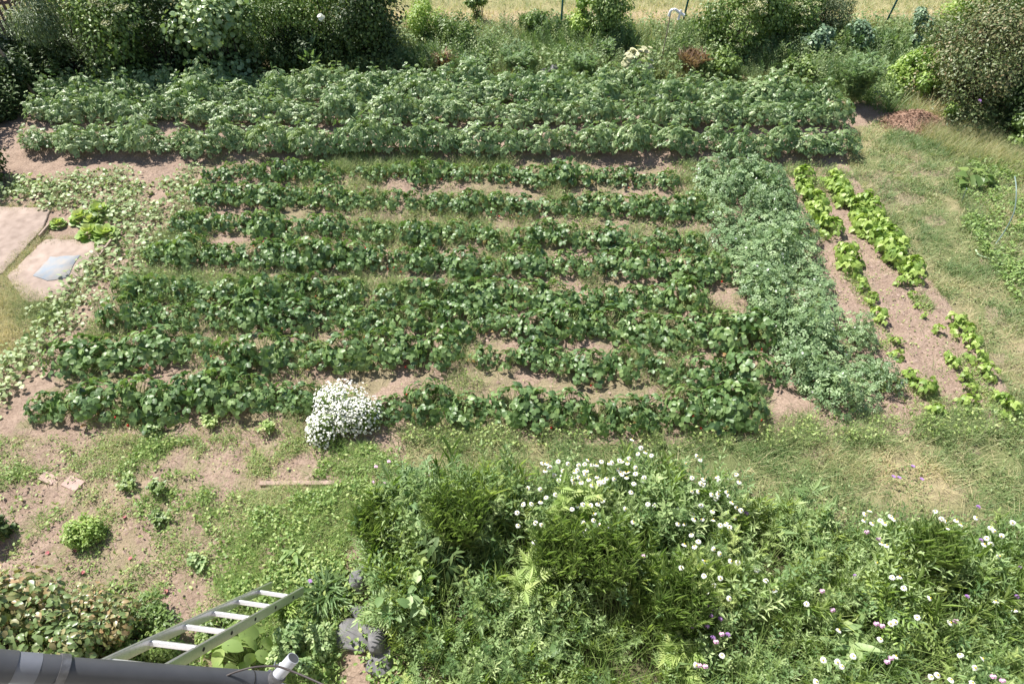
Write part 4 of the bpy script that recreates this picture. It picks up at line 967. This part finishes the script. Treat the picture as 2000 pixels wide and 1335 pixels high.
bush('dark_hedge_shrub', 725, 122, 1.7, 2.0, 'dark_bush', 'big round dark green shrub left of the small yellow-green bush', 'shrub', 8500, OVAL, .065, clumps=34)
bush('hedge_shrub', 470, 60, 2.4, 1.6, 'mid_bush', 'green shrub behind the large-leaved one, against the field', 'shrub', 5000, OVAL, .065, clumps=30)
bush('hedge_shrub', 585, 62, 2.2, 1.7, 'mid_bush', 'green shrub filling the gap behind the white rose', 'shrub', 5000, OVAL, .065, clumps=30)
bush('dark_hedge_shrub', 700, 60, 2.0, 1.5, 'mid_bush', 'green shrub behind the big round dark one', 'shrub', 4500, OVAL, .065, clumps=28)
bush('dark_hedge_shrub', 590, 135, 1.2, .9, 'dark_bush', 'low dark shrub behind the leek-like plant', 'shrub', 3000, OVAL, .06, clumps=18)
bush('hedge_shrub', 838, 82, 1.0, 1.0, 'light_bush', 'small rounded yellow-green bush at the edge of the field', 'bush', 4500, RHOMB, .05, clumps=20)
bush('hedge_shrub', 900, 98, 1.3, .7, 'mid_bush', 'low spreading green bush right of the yellow-green bush', 'bush', 4000, RHOMB, .055)
bush('hedge_shrub', 935, 42, .5, 1.0, 'mid_bush', 'thin young green sapling with slanting stem at the field edge', 'bush', 900, OVAL, .07, clumps=10)
bush('hedge_shrub', 1050, 70, .9, .5, 'mid_bush', 'low green bramble left of the middle green post', 'bush', 1800, OVAL, .06)
bush('hedge_shrub', 1180, 88, 1.25, 1.5, 'mid_bush', 'upright dark and light green bush right of the middle green post', 'bush', 6000, OVAL, .06, clumps=26)
bush('hedge_shrub', 1135, 85, .7, 1.1, 'light_bush', 'narrow light green bush touching the left side of the upright bush', 'bush', 2500, OVAL, .06, clumps=16)
bush('elder_shrub', 1430, 105, 1.9, 1.5, 'mid_bush', 'wide elder bush with cream flower heads behind the potatoes', 'bush', 8000, OVAL, .065, umbels=26, clumps=36)
bush('elder_shrub', 1520, 80, 1.5, 1.4, 'mid_bush', 'smaller elder bush with yellowish flower heads, right of the wide one', 'bush', 6000, OVAL, .065, umbels=16, clumps=28)
bush('grey_shrub', 1610, 72, 1.1, 1.1, 'grey_bush', 'greyish soft shrub with drooping tips right of the elders', 'bush', 6000, SLIM, .07)
bush('blue_leaved_plant', 1585, 112, .9, .6, 'blue_bush', 'blue-green plant with broad waxy leaves under the grey shrub', 'plant', 2200, ROUND, .06)
bush('blue_leaved_plant', 1665, 105, .6, .7, 'blue_bush', 'taller blue-green leafy plant behind the fennel', 'plant', 1800, OVAL, .07)
bush('hedge_shrub', 1405, 150, .8, .5, 'mid_bush', 'low dark-leaved bush right of the dry brown grass', 'bush', 1800, OVAL, .07)
bush('hedge_shrub', 1560, 160, .9, .5, 'mid_bush', 'low mixed bush behind the right end of the potatoes', 'bush', 2200, OVAL, .06)
bush('climber_bush', 1900, 60, 1.9, 1.5, 'light_bush', 'bright green bush at the top right behind the reddish rose bush', 'bush', 7000, OVAL, .07, clumps=30)
bush('climber_bush', 1775, 110, .5, 1.1, 'blue_bush', 'dark ivy-clad post right of the right green post', 'bush', 1800, OVAL, .07, clumps=10)
bush('climber_bush', 1775, 185, 1.1, .8, 'light_bush', 'light green bush sloping at the left of the reddish rose bush', 'bush', 6000, OVAL, .06, clumps=26)
bush('rose_bush', 1890, 212, 3.0, 1.9, 'red_bush', 'large reddish-brown and green rose bush at the upper right', 'bush', 22000, RHOMB, .055, clumps=80, depth=2.4)
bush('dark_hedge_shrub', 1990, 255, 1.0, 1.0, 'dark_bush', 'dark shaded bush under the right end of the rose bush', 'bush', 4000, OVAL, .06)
bush('hedge_shrub', 2010, 285, .8, .7, 'mid_bush', 'small glossy green bush in front of the dark shade at the right edge', 'bush', 2000, OVAL, .08)
bush('hedge_shrub', 1853, 240, .35, .35, 'light_bush', 'small bright green weed bush right of the chip heap', 'bush', 900, OVAL, .05, clumps=8)
bush('lime_bush', 175, 1050, .4, .26, 'lettuce_leaf', 'small round lime green bush on the bare lower left soil', 'bush', 2600, RHOMB, .032, clumps=40)
bush('dark_hedge_shrub', -8, 1050, .35, .3, 'dark_bush', 'small dark green bush cut by the left edge, level with the lime bush', 'bush', 900, OVAL, .05, clumps=14)
bush('rose_bush', 60, 1330, 1.35, 1.0, 'rose_leaf', 'rose bush with reddish tinted leaves at the bottom left corner', 'rose bush', 5000, OVAL, .065, clumps=46)
bush('rose_bush', 195, 1310, 1.0, .75, 'rose_leaf', 'smaller dark rose bush left of the ladder', 'rose bush', 4200, OVAL, .05, clumps=36)
bush('small_shrub', 300, 1250, .7, .4, 'mid_bush', 'low small-leaved green shrub behind the upper part of the ladder', 'shrub', 4500, RHOMB, .035, clumps=30)
bush('small_shrub', 440, 1240, .5, .25, 'mid_bush', 'low green ground shrub seen through the ladder rungs', 'shrub', 2500, RHOMB, .035, clumps=24)
bush('small_shrub', 590, 1270, .6, .3, 'meadow', 'low leafy green mound right of the ladder foot', 'shrub', 4000, RHOMB, .04, clumps=26)

# unseen tree added outside the left edge to cast shade on the back corner
tr = mkobj('added_shade_tree', None, None, (-11.6, 14.3, 0)); s_ = MB()
s_.tubes([[0, 0, 0], [.1, 0, 1.3]], [[.1, 0, 1.3], [.05, 0, 2.6]], [.14, .11], [.11, .06], .5, 0, 9)
br_ = np.stack([np.cos(np.arange(9) * 2.4), np.sin(np.arange(9) * 2.4), rng.uniform(.2, 1, 9)], 1)
s_.tubes(np.tile([.08, 0, 1.5], (9, 1)) + np.array([0, 0, .1]) * np.arange(9)[:, None], np.array([0, 0, 2.4]) + br_ * 1.0, .05, .015, .5, 0, 6)
s_.obj('trunk', [M['bark']], tr)
n = 9000; v = nrm(rng.normal(0, 1, (n, 3))); cl = nrm(rng.normal(0, 1, (40, 3))) * rng.uniform(.5, 1.2, (40, 1)); k = rng.integers(0, 40, n)
P = cl[k] + v * .42 * rng.uniform(.5, 1, (n, 1)) + np.array([0, 0, 2.9]); nn = nrm(v + rng.normal(0, .5, (n, 3))); d = rng.normal(0, 1, (n, 3)); d -= nn * (d * nn).sum(1, keepdims=True)
b = MB(); b.add(*OVAL, frames(d, nn, .09), P, rng.random(n), 0); b.obj('crown', [M['dark_bush']], tr)
tag(tr, 'unseen leafy tree added beyond the left picture edge to shade the back corner', 'tree')

# fennel and feathery plants behind the potatoes
tall('fennel_plant', 1658, 205, .95, .38, 'bushy blue-green fennel at the right end of the potato bed', 'fennel', 'feather', n=1500, z=0, s=(.07, .15), el=.7)
tall('fennel_plant', 1140, 160, .55, .3, 'soft feathery fennel behind the potato bed, right of the stones', 'fennel', 'feather', n=800, z=0, s=(.07, .14), el=.7)
tall('fennel_plant', 1010, 140, .5, .45, 'wide feathery fennel behind the potato bed, left of the stones', 'fennel', 'feather', n=800, z=0, s=(.07, .14), el=.7)
tall('fennel_plant', 930, 150, .4, .4, 'low feathery fennel left of the wide one behind the potatoes', 'fennel', 'feather', n=800, z=0, s=(.07, .14), el=.7)
tall('fennel_plant', 1185, 125, .45, .15, 'small upright feathery plant left of the white umbel plant', 'fennel', 'feather', n=90, z=0, s=(.12, .2))
tall('dry_grass_clump', 1348, 150, .42, .28, 'reddish-brown dry grass clump behind the potatoes', 'dry grass', 'dry_red', n=1400, t=(SLIM[0] * [.5, 1, 1], SLIM[1]), s=(.12, .24), el=1.4, z=0)
tall('dry_grass_clump', 870, 140, .3, .2, 'small reddish dry weed clump under the low green bush', 'dry grass', 'dry_red', n=400, t=SLIM, s=(.14, .24), el=1.0, z=0)
tall('leek_plant', 612, 150, .45, .12, 'blue-green leek-like plant at the back edge of the potatoes', 'leek', 'feather', n=30, t=SLIM, s=(.3, .45), el=1.5, z=0)
# single white rose
p = at(633, 30, 1.2); o = mkobj('white_rose', None); tag(o, 'single white rose bloom on the bright green hedge shrub', 'rose'); o.location = (p[0], p[1] - .25, 1.25)
f = MB(); n = 16; nn = nrm(rng.normal(0, 1, (n, 3)) + np.array([0, -.6, .9])); d = rng.normal(0, 1, (n, 3)); d -= nn * (d * nn).sum(1, keepdims=True)
f.add(*ROUND, frames(d, nn, .07), nn * .03, rng.random(n), 0); f.obj('petals', [M['white']], o)
s = MB(); s.tubes([[0, .1, -.3]], [[0, 0, 0]], .004, .003, .5, 0); s.obj('stem', [M['stem_green']], o)

# the two white flowering plants
def flower_dome(name, px, py, r, h, nfl, size, mat, label, cat, lobes, leaves=1800, z=.1, fl=ROUND):
    root = mkobj(name, None); p = at(px, py, z); b = MB(); k = rng.integers(0, len(lobes), leaves); L = np.array(lobes)
    v = nrm(rng.normal(0, 1, (leaves, 3))); v[:, 2] = np.abs(v[:, 2]); q = rng.uniform(.2, .98, leaves)[:, None]
    P = L[k, :3] * [1, 1, 0] + v * q * np.stack([L[k, 3], L[k, 3], L[k, 2]], 1); P[:, 2] += .03
    nn = nrm(v + rng.normal(0, .5, (leaves, 3))); d = rng.normal(0, 1, (leaves, 3)) + [0, 0, .5]; d -= nn * (d * nn).sum(1, keepdims=True)
    b.add(*LANCE, frames(d, nn, .05, 1.3), P, rng.beta(2, 2, leaves), 0); b.obj('foliage', [M['mid_bush']], root)
    s = MB(); s.tubes(np.zeros((20, 3)), P[:20], .004, .002, .5, 0); s.obj('stem', [M['stem_green']], root)
    fm = MB(); m = 7; a = np.arange(m) / m * 6.283; fm.add(*fl, frames(np.stack([np.cos(a), np.sin(a), np.full(m, .15)], 1), np.tile([0, 0, 1.], (m, 1)), size, 1.0), np.zeros((m, 3)), rng.random(m), 0)
    fV = np.concatenate(fm.V); fF = [tuple(t) for A, _ in fm.F for t in A]; fmesh = fm.mesh('flower', [M[mat]])
    k = rng.integers(0, len(lobes), nfl * 2); v = nrm(rng.normal(0, 1, (nfl * 2, 3)) + np.array([-.3, -.15, .35])); m_ = v[:, 2] > .05; k = k[m_][:nfl]; v = v[m_][:nfl]
    P = L[k, :3] * [1, 1, 0] + v * np.stack([L[k, 3], L[k, 3], L[k, 2]], 1) * (rng.uniform(.84, 1.12, (len(v), 1)) + .06 * np.sin(v[:, :1] * 9 + v[:, 1:2] * 7)); P[:, 2] += .03
    rest = MB(); d = rng.normal(0, 1, (len(v), 3)); nn = v + [0, 0, .5]
    order_ = np.argsort(P[:, 1] * .7 - P[:, 2] * .7)[:90] if nfl > 110 else np.arange(len(v)); sel = np.zeros(len(v), bool); sel[order_] = True
    fr = frames(d - nn * (d * nn).sum(1, keepdims=True) / (nn * nn).sum(1, keepdims=True), nn + rng.normal(0, .35, nn.shape), rng.uniform(.65, 1.25, len(v)))
    from mathutils import Matrix
    for q in np.where(sel)[0]:
        c = mkobj('flower', fmesh, root); mt = Matrix(fr[q].tolist()).to_4x4(); mt.translation = Vector(P[q].tolist()); c.matrix_local = mt
    if (~sel).any():
        rest.add(fV, fF, fr[~sel], P[~sel], rng.random((~sel).sum()), 0); tag(rest.obj('flower_mass', [M[mat]], root), kind='stuff')
    root.location = (p[0], p[1], float(gz(p[0], p[1])))
    return tag(root, label, cat)
flower_dome('white_flower_bush', 672, 815, .4, .5, 2100, .011, 'white', 'rounded bush covered in small white flowers in front of the strawberries', 'flower bush',
            [(.04, .1, .46, .27), (-.19, -.18, .31, .19), (.24, .0, .37, .2), (-.13, .1, .42, .22), (.06, -.04, .38, .2)], 3800)
flower_dome('white_umbel_plant', 1240, 168, .3, .6, 105, .06, 'cream', 'tall plant with creamy white umbels behind the potatoes', 'flowering plant',
            [(0, 0, .74, .2), (.14, 0, .7, .18), (-.14, 0, .7, .17)], 900, z=0)

# chip heap, rubble
def heap(name, px, py, w, dpt, h, mat, label, cat, n=2600, cs=.05, thin=SLIM):
    p = at(px, py, 0); b = MB(); R, K = 10, 28; V = [(0, 0, h)]
    for q in range(1, R + 1):
        t = q / R
        for k in range(K):
            a = k / K * 6.283; rr = t * (1 + .15 * math.sin(3 * a + 1)); V.append((rr * w / 2 * math.cos(a), rr * dpt / 2 * math.sin(a), h * (1 - t) ** .9 * (1 + .08 * math.sin(5 * a)) - (.03 if q == R else 0) + random.uniform(-.01, .01)))
    F = [(0, 1 + k, 1 + (k + 1) % K) for k in range(K)] + [(1 + (q - 1) * K + k, 1 + q * K + k, 1 + q * K + (k + 1) % K, 1 + (q - 1) * K + (k + 1) % K) for q in range(1, R) for k in range(K)]
    b.raw(V, F, .45); a = rng.random(n) * 6.283; t = rng.random(n) ** .6
    P = np.stack([np.cos(a) * t * w / 2 * 1.08, np.sin(a) * t * dpt / 2 * 1.08, h * (1 - t) ** .9 + .01], 1)
    nn = np.array([0, 0, 1.]) + rng.normal(0, .5, (n, 3)); d = rng.normal(0, 1, (n, 3)); d -= nn * (d * nn).sum(1, keepdims=True) / (nn * nn).sum(1, keepdims=True)
    b.add(*thin, frames(d, nn, cs * rng.uniform(.5, 1.6, n)), P, rng.random(n), 0)
    return tag(b.obj(name, [M[mat]], loc=(p[0], p[1], float(gz(p[0], p[1])))), label, cat)
heap('wood_chip_heap', 1785, 243, 1.15, .8, .25, 'chips', 'red-brown heap of wood chips on the grass before the rose bush', 'heap')
heap('rubble_heap', 138, 128, .6, .4, .25, 'chips', 'small reddish rubble heap in the shade behind the left end of the potatoes', 'heap', 600, .07, RHOMB)
heap('soil_heap', 1205, 165, .5, .4, .12, 'chips', 'low brown earth patch left of the white umbel plant', 'heap', 500, .05, RHOMB)

# ------------------------------------------------------------------ fence, posts, pole, pipes at the back
def tube_path(name, pts, r, mat, parent=None, sides=8, loc=None, caps=True):
    b = MB(); pts = np.array(pts, float); n = len(pts); r = np.ones(n) * r; V = []; F = []
    ref = np.array([0, 0, 1.]) if abs(nrm(pts[1] - pts[0])[2]) < .9 else np.array([1., 0, 0])
    for q in range(n):
        d = nrm(pts[min(q + 1, n - 1)] - pts[max(q - 1, 0)]); x = nrm(np.cross(d, ref)); y = np.cross(x, d)
        for k in range(sides):
            a = k / sides * 6.283185; V.append(pts[q] + (x * math.cos(a) + y * math.sin(a)) * r[q])
    for q in range(n - 1):
        for k in range(sides): F.append((q * sides + k, q * sides + (k + 1) % sides, (q + 1) * sides + (k + 1) % sides, (q + 1) * sides + k))
    if caps:
        c0 = len(V); V += [pts[0]] + V[:sides] + [pts[-1]] + V[(n - 1) * sides:n * sides]
        for k in range(sides): F.append((c0, c0 + 1 + (k + 1) % sides, c0 + 1 + k)); F.append((c0 + 1 + sides, c0 + 2 + sides + k, c0 + 2 + sides + (k + 1) % sides))
    V = np.array(V); base = pts[0] if loc is None else np.array(loc)
    b.raw(V - (base if parent is None else 0), F)
    return b.obj(name, [mat], parent, True, None if parent is not None else base)
def smooth(pts, n=24):
    P = np.array(pts, float); t = np.arange(len(P)); T = np.linspace(0, len(P) - 1, n); out = []
    for q in T:
        k = min(int(q), len(P) - 2); u = q - k; p0 = P[max(k - 1, 0)]; p1 = P[k]; p2 = P[k + 1]; p3 = P[min(k + 2, len(P) - 1)]
        out.append(.5 * ((2 * p1) + (-p0 + p2) * u + (2 * p0 - 5 * p1 + 4 * p2 - p3) * u * u + (-p0 + 3 * p1 - 3 * p2 + p3) * u ** 3))
    return np.array(out)

fr = mkobj('picket_fence', None); A = at(5, 122); B = at(150, 98); fr.location = (A[0], A[1], 0)
L = B - A; n = 15
for q in range(n):
    t = q / (n - 1); o = boxmesh('slat', (.055, .02, 1.35), M['slat'], (L[0] * t, L[1] * t, .72), math.atan2(L[1], L[0]), .003, parent=fr)
    o.rotation_euler = (0, rng.normal(0, .02), math.atan2(L[1], L[0]))
for z in (.35, 1.1):
    boxmesh('rail', (float(np.hypot(L[0], L[1])) + .1, .035, .06), M['slat'], (L[0] / 2, L[1] / 2 + .03, z), math.atan2(L[1], L[0]), .003, parent=fr)
tag(fr, 'reddish brown wooden picket fence at the top left corner', 'fence')

def t_post(px, py, h, lean, label):
    p = at(px, py); root = mkobj('fence_post', None, None, (p[0], p[1], 0)); b = MB()
    for (x0, x1, y0, y1) in ((-.022, .022, -.003, .003), (-.003, .003, .003, .03)):
        V = [(x, y, z) for z in (-.1, h) for x, y in ((x0, y0), (x1, y0), (x1, y1), (x0, y1))]
        b.raw(V, [(0, 1, 5, 4), (1, 2, 6, 5), (2, 3, 7, 6), (3, 0, 4, 7), (4, 5, 6, 7)])
    b.obj('post', [M['post_green']], root)
    boxmesh('cap', (.05, .04, .02), M['dark'], (0, .01, h + .008), 0, .003, parent=root)
    root.rotation_euler = (0, lean, 0); return tag(root, label, 'fence post', 'green metal posts at the field edge')
t_post(1094, 75, 1.6, .02, 'green metal post at the field edge, the middle one directly left of the upright bush')
t_post(1330, 60, 1.6, .07, 'green metal post rising behind the white plastic spout')
t_post(1722, 62, 1.6, .12, 'leaning green metal post at the right, beside the ivy-clad post')
t_post(838, 22, 1.2, .0, 'green metal post just showing above the small yellow-green bush')
A = at(80, 200); B = at_depth(-30, 62, (A - [0, 0, CAMH]).dot(FW) - 1.0)
tag(tube_path('wooden_pole', [A, (A + B) / 2 + [0, 0, .02], B], [.033, .03, .027], M['wood']), 'long grey wooden pole leaning left in the dark corner', 'pole')
tag(tube_path('garden_stake', [at(1499, 118, 0), at(1510, 86, .35)], .012, M['wood']), 'short pale wooden stake leaning in the shade of the elder bush', 'stake')

sp = mkobj('standpipe', None); A = at(1289, 132); Tt = np.array([A[0] + .05, A[1], 1.12]); sp.location = (A[0], A[1], 0)
o0 = A * [1, 1, 0]
tube_path('pole', [A - o0, Tt - o0], .011, M['wood'], sp)
tube_path('spout', smooth([Tt - o0 + [-.03, 0, -.1], Tt - o0 + [-.01, 0, .0], Tt - o0 + [.06, 0, .03], Tt - o0 + [.16, 0, -.03], Tt - o0 + [.27, -.02, -.08]], 14), .028, M['plastic_white'], sp)
tube_path('nozzle', [Tt - o0 + [.19, 0, .02], Tt - o0 + [.16, -.03, -.16]], .022, M['plastic_white'], sp)
tag(sp, 'white plastic spout on a thin pole behind the potatoes', 'standpipe')

# right side: hose, bent tube, squash
g = lambda x, y, z=.03: at(x, y, z)
tag(tube_path('garden_hose', smooth([g(1906, 488), g(1912, 498), g(1930, 504), g(1950, 509), g(1975, 514), g(2010, 506), g(2060, 500)], 40), .012, M['hose']), 'pale green hose lying on the grass at the right edge', 'hose')
tag(tube_path('bent_tube', smooth([g(1940, 482, .0), g(1955, 462, .12), g(1970, 438, .3), g(1982, 408, .5), g(1985, 370, .7), g(1982, 345, .75)], 30), .008, M['greyhose']), 'thin grey-green tube bending up out of the leaves at the right', 'tube')
tag(tube_path('bent_tube', smooth([g(1940, 482, .0), g(1948, 493, .02), g(1952, 503, .02)], 8), .008, M['greyhose']), 'short grey-green tube end on the grass above the hose', 'tube')
tag(tube_path('garden_stake', [at(1878, 394, 0), at(1888, 368, .3)], .008, M['greyhose']), 'short green stake beside the squash plant at the right', 'stake')
sq = mkobj('squash_plant', None); p = at(1905, 362); sq.location = (p[0], p[1], 0)
b = MB(); n = 9; out, q_, P = hemi(n, .26, .2, .5, .4); nn = nrm(np.array([0, -.1, 1.]) + rng.normal(0, .2, (n, 3))); d = out.copy(); d -= nn * (d * nn).sum(1, keepdims=True)
b.add(*HEART, frames(d, nn, rng.uniform(.14, .2, n), 1.2), P, rng.random(n), 0); b.obj('foliage', [M['mid_bush']], sq)
s = MB(); s.tubes(np.zeros((n, 3)), P, .006, .004, .5, 0); s.obj('stem', [M['stem_green']], sq)
tag(sq, 'squash plant with large leaves on a bare patch at the right', 'squash plant')
bush('purple_flower_plant', 1888, 242, .25, .35, 'grey_bush', 'small grey plant with a single purple flower at the foot of the rose bush', 'plant', 300, SLIM, .08, clumps=6)
p = at(1892, 232, .3); KPK.place((p[0], p[1] - .05, -.05), 0, 1.5, 'single purple flower at the foot of the reddish rose bush', 'flower', 'pink and purple flowers among the green', k=1)

# the big pale-leaved plant beside the ladder
bl = mkobj('broad_leaved_plant', None); p = at(458, 1280, .2); bl.location = (p[0], p[1], 0)
b = MB(); n = 34; out, q_, P = hemi(n, .28, .42, .6, .5); P[:, 2] *= rng.uniform(.7, 1.08, n); nn = nrm(out * .9 * q_[:, None] + np.array([0, -.1, 1.]) + rng.normal(0, .35, (n, 3))); d = out + rng.normal(0, .3, (n, 3)); d -= nn * (d * nn).sum(1, keepdims=True)
BIGL = leaf_t([0, .1, .35, .62, .86, 1], [0, .2, .34, .36, .22, 0], .2, .3)
b.add(*BIGL, frames(d, nn, rng.uniform(.12, .18, n)), P - nrm(d) * .05, rng.random(n), 0); b.obj('foliage', [M['big_leaf']], bl, True)
s = MB(); s.tubes(np.zeros((n, 3)), P, .007, .004, .5, 0); s.obj('stem', [M['stem_green']], bl)
tag(bl, 'plant with broad pale green leaves beside the ladder above the pipe', 'leafy plant')

# ------------------------------------------------------------------ house wall, ladder, pipe
hw = boxmesh('house_wall', (14, .3, 5.2), M['wall'], (0, -.25, 2.6), 0, .01)
tag(hw, 'pale rendered house wall below the viewpoint, outside the picture', 'wall')
hw['kind'] = 'structure'

ld = mkobj('ladder', None)
def solve_line(a0, z0, a1, z1): return at_depth(*a0, z0), at_depth(*a1, z1)
L0, L1 = solve_line((530, 1143), 6.0, (240, 1279), 3.9)
R0, R1 = solve_line((591, 1153), 5.9, (350, 1292), 3.85)
ext = 1.28
L1 = L0 + (L1 - L0) * ext; R1 = R0 + (R1 - R0) * ext
base = L0.copy(); ld.location = base
dirl = nrm(L1 - L0); across = nrm(R0 - L0); nrm_l = nrm(np.cross(across, dirl)); 
if nrm_l[1] < 0: nrm_l = -nrm_l
def rail(P0, P1, name):
    b = MB(); d = nrm(P1 - P0); a = nrm(across - d * across.dot(d)); u = np.cross(a, d); hw_, hd = .011, .034; V = []
    for P in (P0, P1):
        for sx, sy in ((-1, -1), (1, -1), (1, 1), (-1, 1)): V.append(P - base + a * sx * hw_ + u * sy * hd)
    b.raw(V, [(0, 1, 5, 4), (1, 2, 6, 5), (2, 3, 7, 6), (3, 0, 4, 7), (0, 3, 2, 1), (4, 5, 6, 7)])
    o = b.obj(name, [M['alu']], ld)
    bv = o.modifiers.new('bevel', 'BEVEL'); bv.width = .003; bv.segments = 2
    return o
rl = rail(L0, L1, 'rail'); rr = rail(R0, R1, 'rail')
# rung positions along the rails, equally spaced
Lt = np.linalg.norm(L1 - L0); 
def par(P0, P1, px):
    ts = np.linspace(0, 1, 400); Q = P0 + (P1 - P0) * ts[:, None]; q = proj(Q[:, 0], Q[:, 1], Q[:, 2])[0]; return ts[np.argmin(abs(q - px))]
t1, t5 = par(L0, L1, 505), par(L0, L1, 293)
st = (t5 - t1) / 4; t = t1
while t < .99:
    A = L0 + (L1 - L0) * t; B = R0 + (R1 - R0) * t
    b = MB(); d = nrm(B - A); u = nrm(np.cross(d, dirl)); v = np.cross(u, d); V = []
    for P in (A, B):
        for sx, sy in ((-1, -1), (1, -1), (1, 1), (-1, 1)): V.append(P - base + v * sx * .016 + u * sy * .016)
    b.raw(V, [(0, 1, 5, 4), (1, 2, 6, 5), (2, 3, 7, 6), (3, 0, 4, 7)])
    o = b.obj('rung', [M['alurung']], ld); bv = o.modifiers.new('bevel', 'BEVEL'); bv.width = .004; bv.segments = 2
    # dark socket on the outer face of the right rail
    s = d * .0115; tube_path('rung_socket', [B - base + s, B - base + s + d * .002], .013, M['dark'], ld, 12)
    t += st
tag(ld, 'aluminium ladder leaning up from the weeds toward the grey pipe', 'ladder')

pp = mkobj('drain_pipe', None)
Pa, Pb = at_depth(-60, 1297, 2.15), at_depth(522, 1333, 2.75); base = Pa.copy(); pp.location = base
dd = Pb - Pa; f_ = lambda t: Pa + dd * t - base
R_ = .043
def tseg(name, t0, t1, r, mat): return tube_path(name, [f_(t0), f_(t1)], r, mat, pp, 32)
def tx(px):
    ts = np.linspace(0, 1, 600); Q = Pa + dd * ts[:, None]; q = proj(Q[:, 0], Q[:, 1], Q[:, 2])[0]; return ts[np.argmin(abs(q - px))]
tseg('tube', 0, 1, R_, M['pipe'])
tseg('socket', 0, tx(25), R_ + .008, M['pipe'])
tseg('collar', tx(25), tx(72), R_ + .005, M['pipe_light'])
tseg('socket', tx(72), tx(118), R_ + .004, M['pipe'])
tseg('clamp', tx(110), tx(127), R_ + .009, M['clamp'])
tseg('joint', tx(487), tx(489), R_ + .002, M['dark'])
q0 = f_(tx(85)); br = tube_path('bracket', [q0 + [0, 0, -R_ + .01], q0 + [0, -.02, -.14], q0 + [0, -(Pa[1] + dd[1] * tx(85)) - .09, -.2]], .014, M['clamp'], pp, 10)
q0 = f_(tx(500)); tube_path('bracket', [q0 + [0, 0, -R_ + .01], q0 + [0, -.02, -.14], q0 + [0, -(Pa[1] + dd[1] * tx(500)) - .09, -.2]], .014, M['clamp'], pp, 10)
E1 = at_depth(573, 1284, 2.72) - base; E0 = at_depth(535, 1328, 2.74) - base
tube_path('elbow', smooth([f_(.97), f_(1.0), E0 + (E1 - E0) * .12, E0 + (E1 - E0) * .25], 12), .031, M['clamp'], pp, 20)
tube_path('outlet', [E0 + (E1 - E0) * .1, E1], .025, M['pipe_white'], pp, 24)
tube_path('outlet_mouth', [E1, E1 + nrm(E1 - E0) * .001], .022, M['pipe'], pp, 24)
tape = MB(); n = 16; tt = rng.random(n); P = E0 + (E1 - E0) * (tt * .4)[:, None] + nrm(rng.normal(0, 1, (n, 3))) * .03
tape.add(*RHOMB, frames(rng.normal(0, 1, (n, 3)), P - (E0 + (E1 - E0) * (tt * .4)[:, None]), .035, 1.4), P, .5, 0); tape.obj('tape_wrap', [M['pipe_white']], pp)
tag(pp, 'thick grey plastic drain pipe with a white taped outlet across the bottom left', 'pipe')
pc = [(405, 1350, 2.6), (440, 1320, 2.62), (490, 1303, 2.64), (535, 1300, 2.6), (560, 1306, 2.55), (600, 1322, 2.5), (650, 1345, 2.45)]
tag(tube_path('cable', smooth([at_depth(*c) for c in pc], 40), .004, M['cable']), 'thin dark cable arching over the end of the drain pipe', 'cable')

aw = mkobj('awning', None); a0, a1 = at_depth(-60, 1338, 2.6), at_depth(470, 1346, 2.9); aw.location = a0
def sheet(name, p0, p1, depth_, th, mat):
    b = MB(); V = []; n = 12
    for q in range(n + 1):
        t = q / n; c = p0 + (p1 - p0) * t + np.array([0, 0, .008 * math.sin(t * 9)])
        V += [c - a0, c - a0 + [0, -depth_, .12], c - a0 + [0, -depth_, .12 - th], c - a0 + [0, 0, -th]]
    F = [(4 * q + k, 4 * q + (k + 1) % 4, 4 * q + 4 + (k + 1) % 4, 4 * q + 4 + k) for q in range(n) for k in range(4)] + [(0, 3, 2, 1), (4 * n, 4 * n + 1, 4 * n + 2, 4 * n + 3)]
    b.raw(V, F); return b.obj(name, [mat], aw)
up_ = np.array([0, .055, 0.0])
sheet('pale_panel', a0 + up_ * 1.0, a1 + up_ * .2, .6, .006, M['tarp_pale'])
b0 = at_depth(60, 1336, 2.62); sheet('green_border', b0 + [0, .03, .012], a1 + [.1, .05, .012], .25, .006, M['tarp_green'])
tag(aw, 'edge of a pale and green canvas awning under the drain pipe', 'awning')
print('objects', len(bpy.data.objects), 'tris', sum(len(m.polygons) for m in bpy.data.meshes))
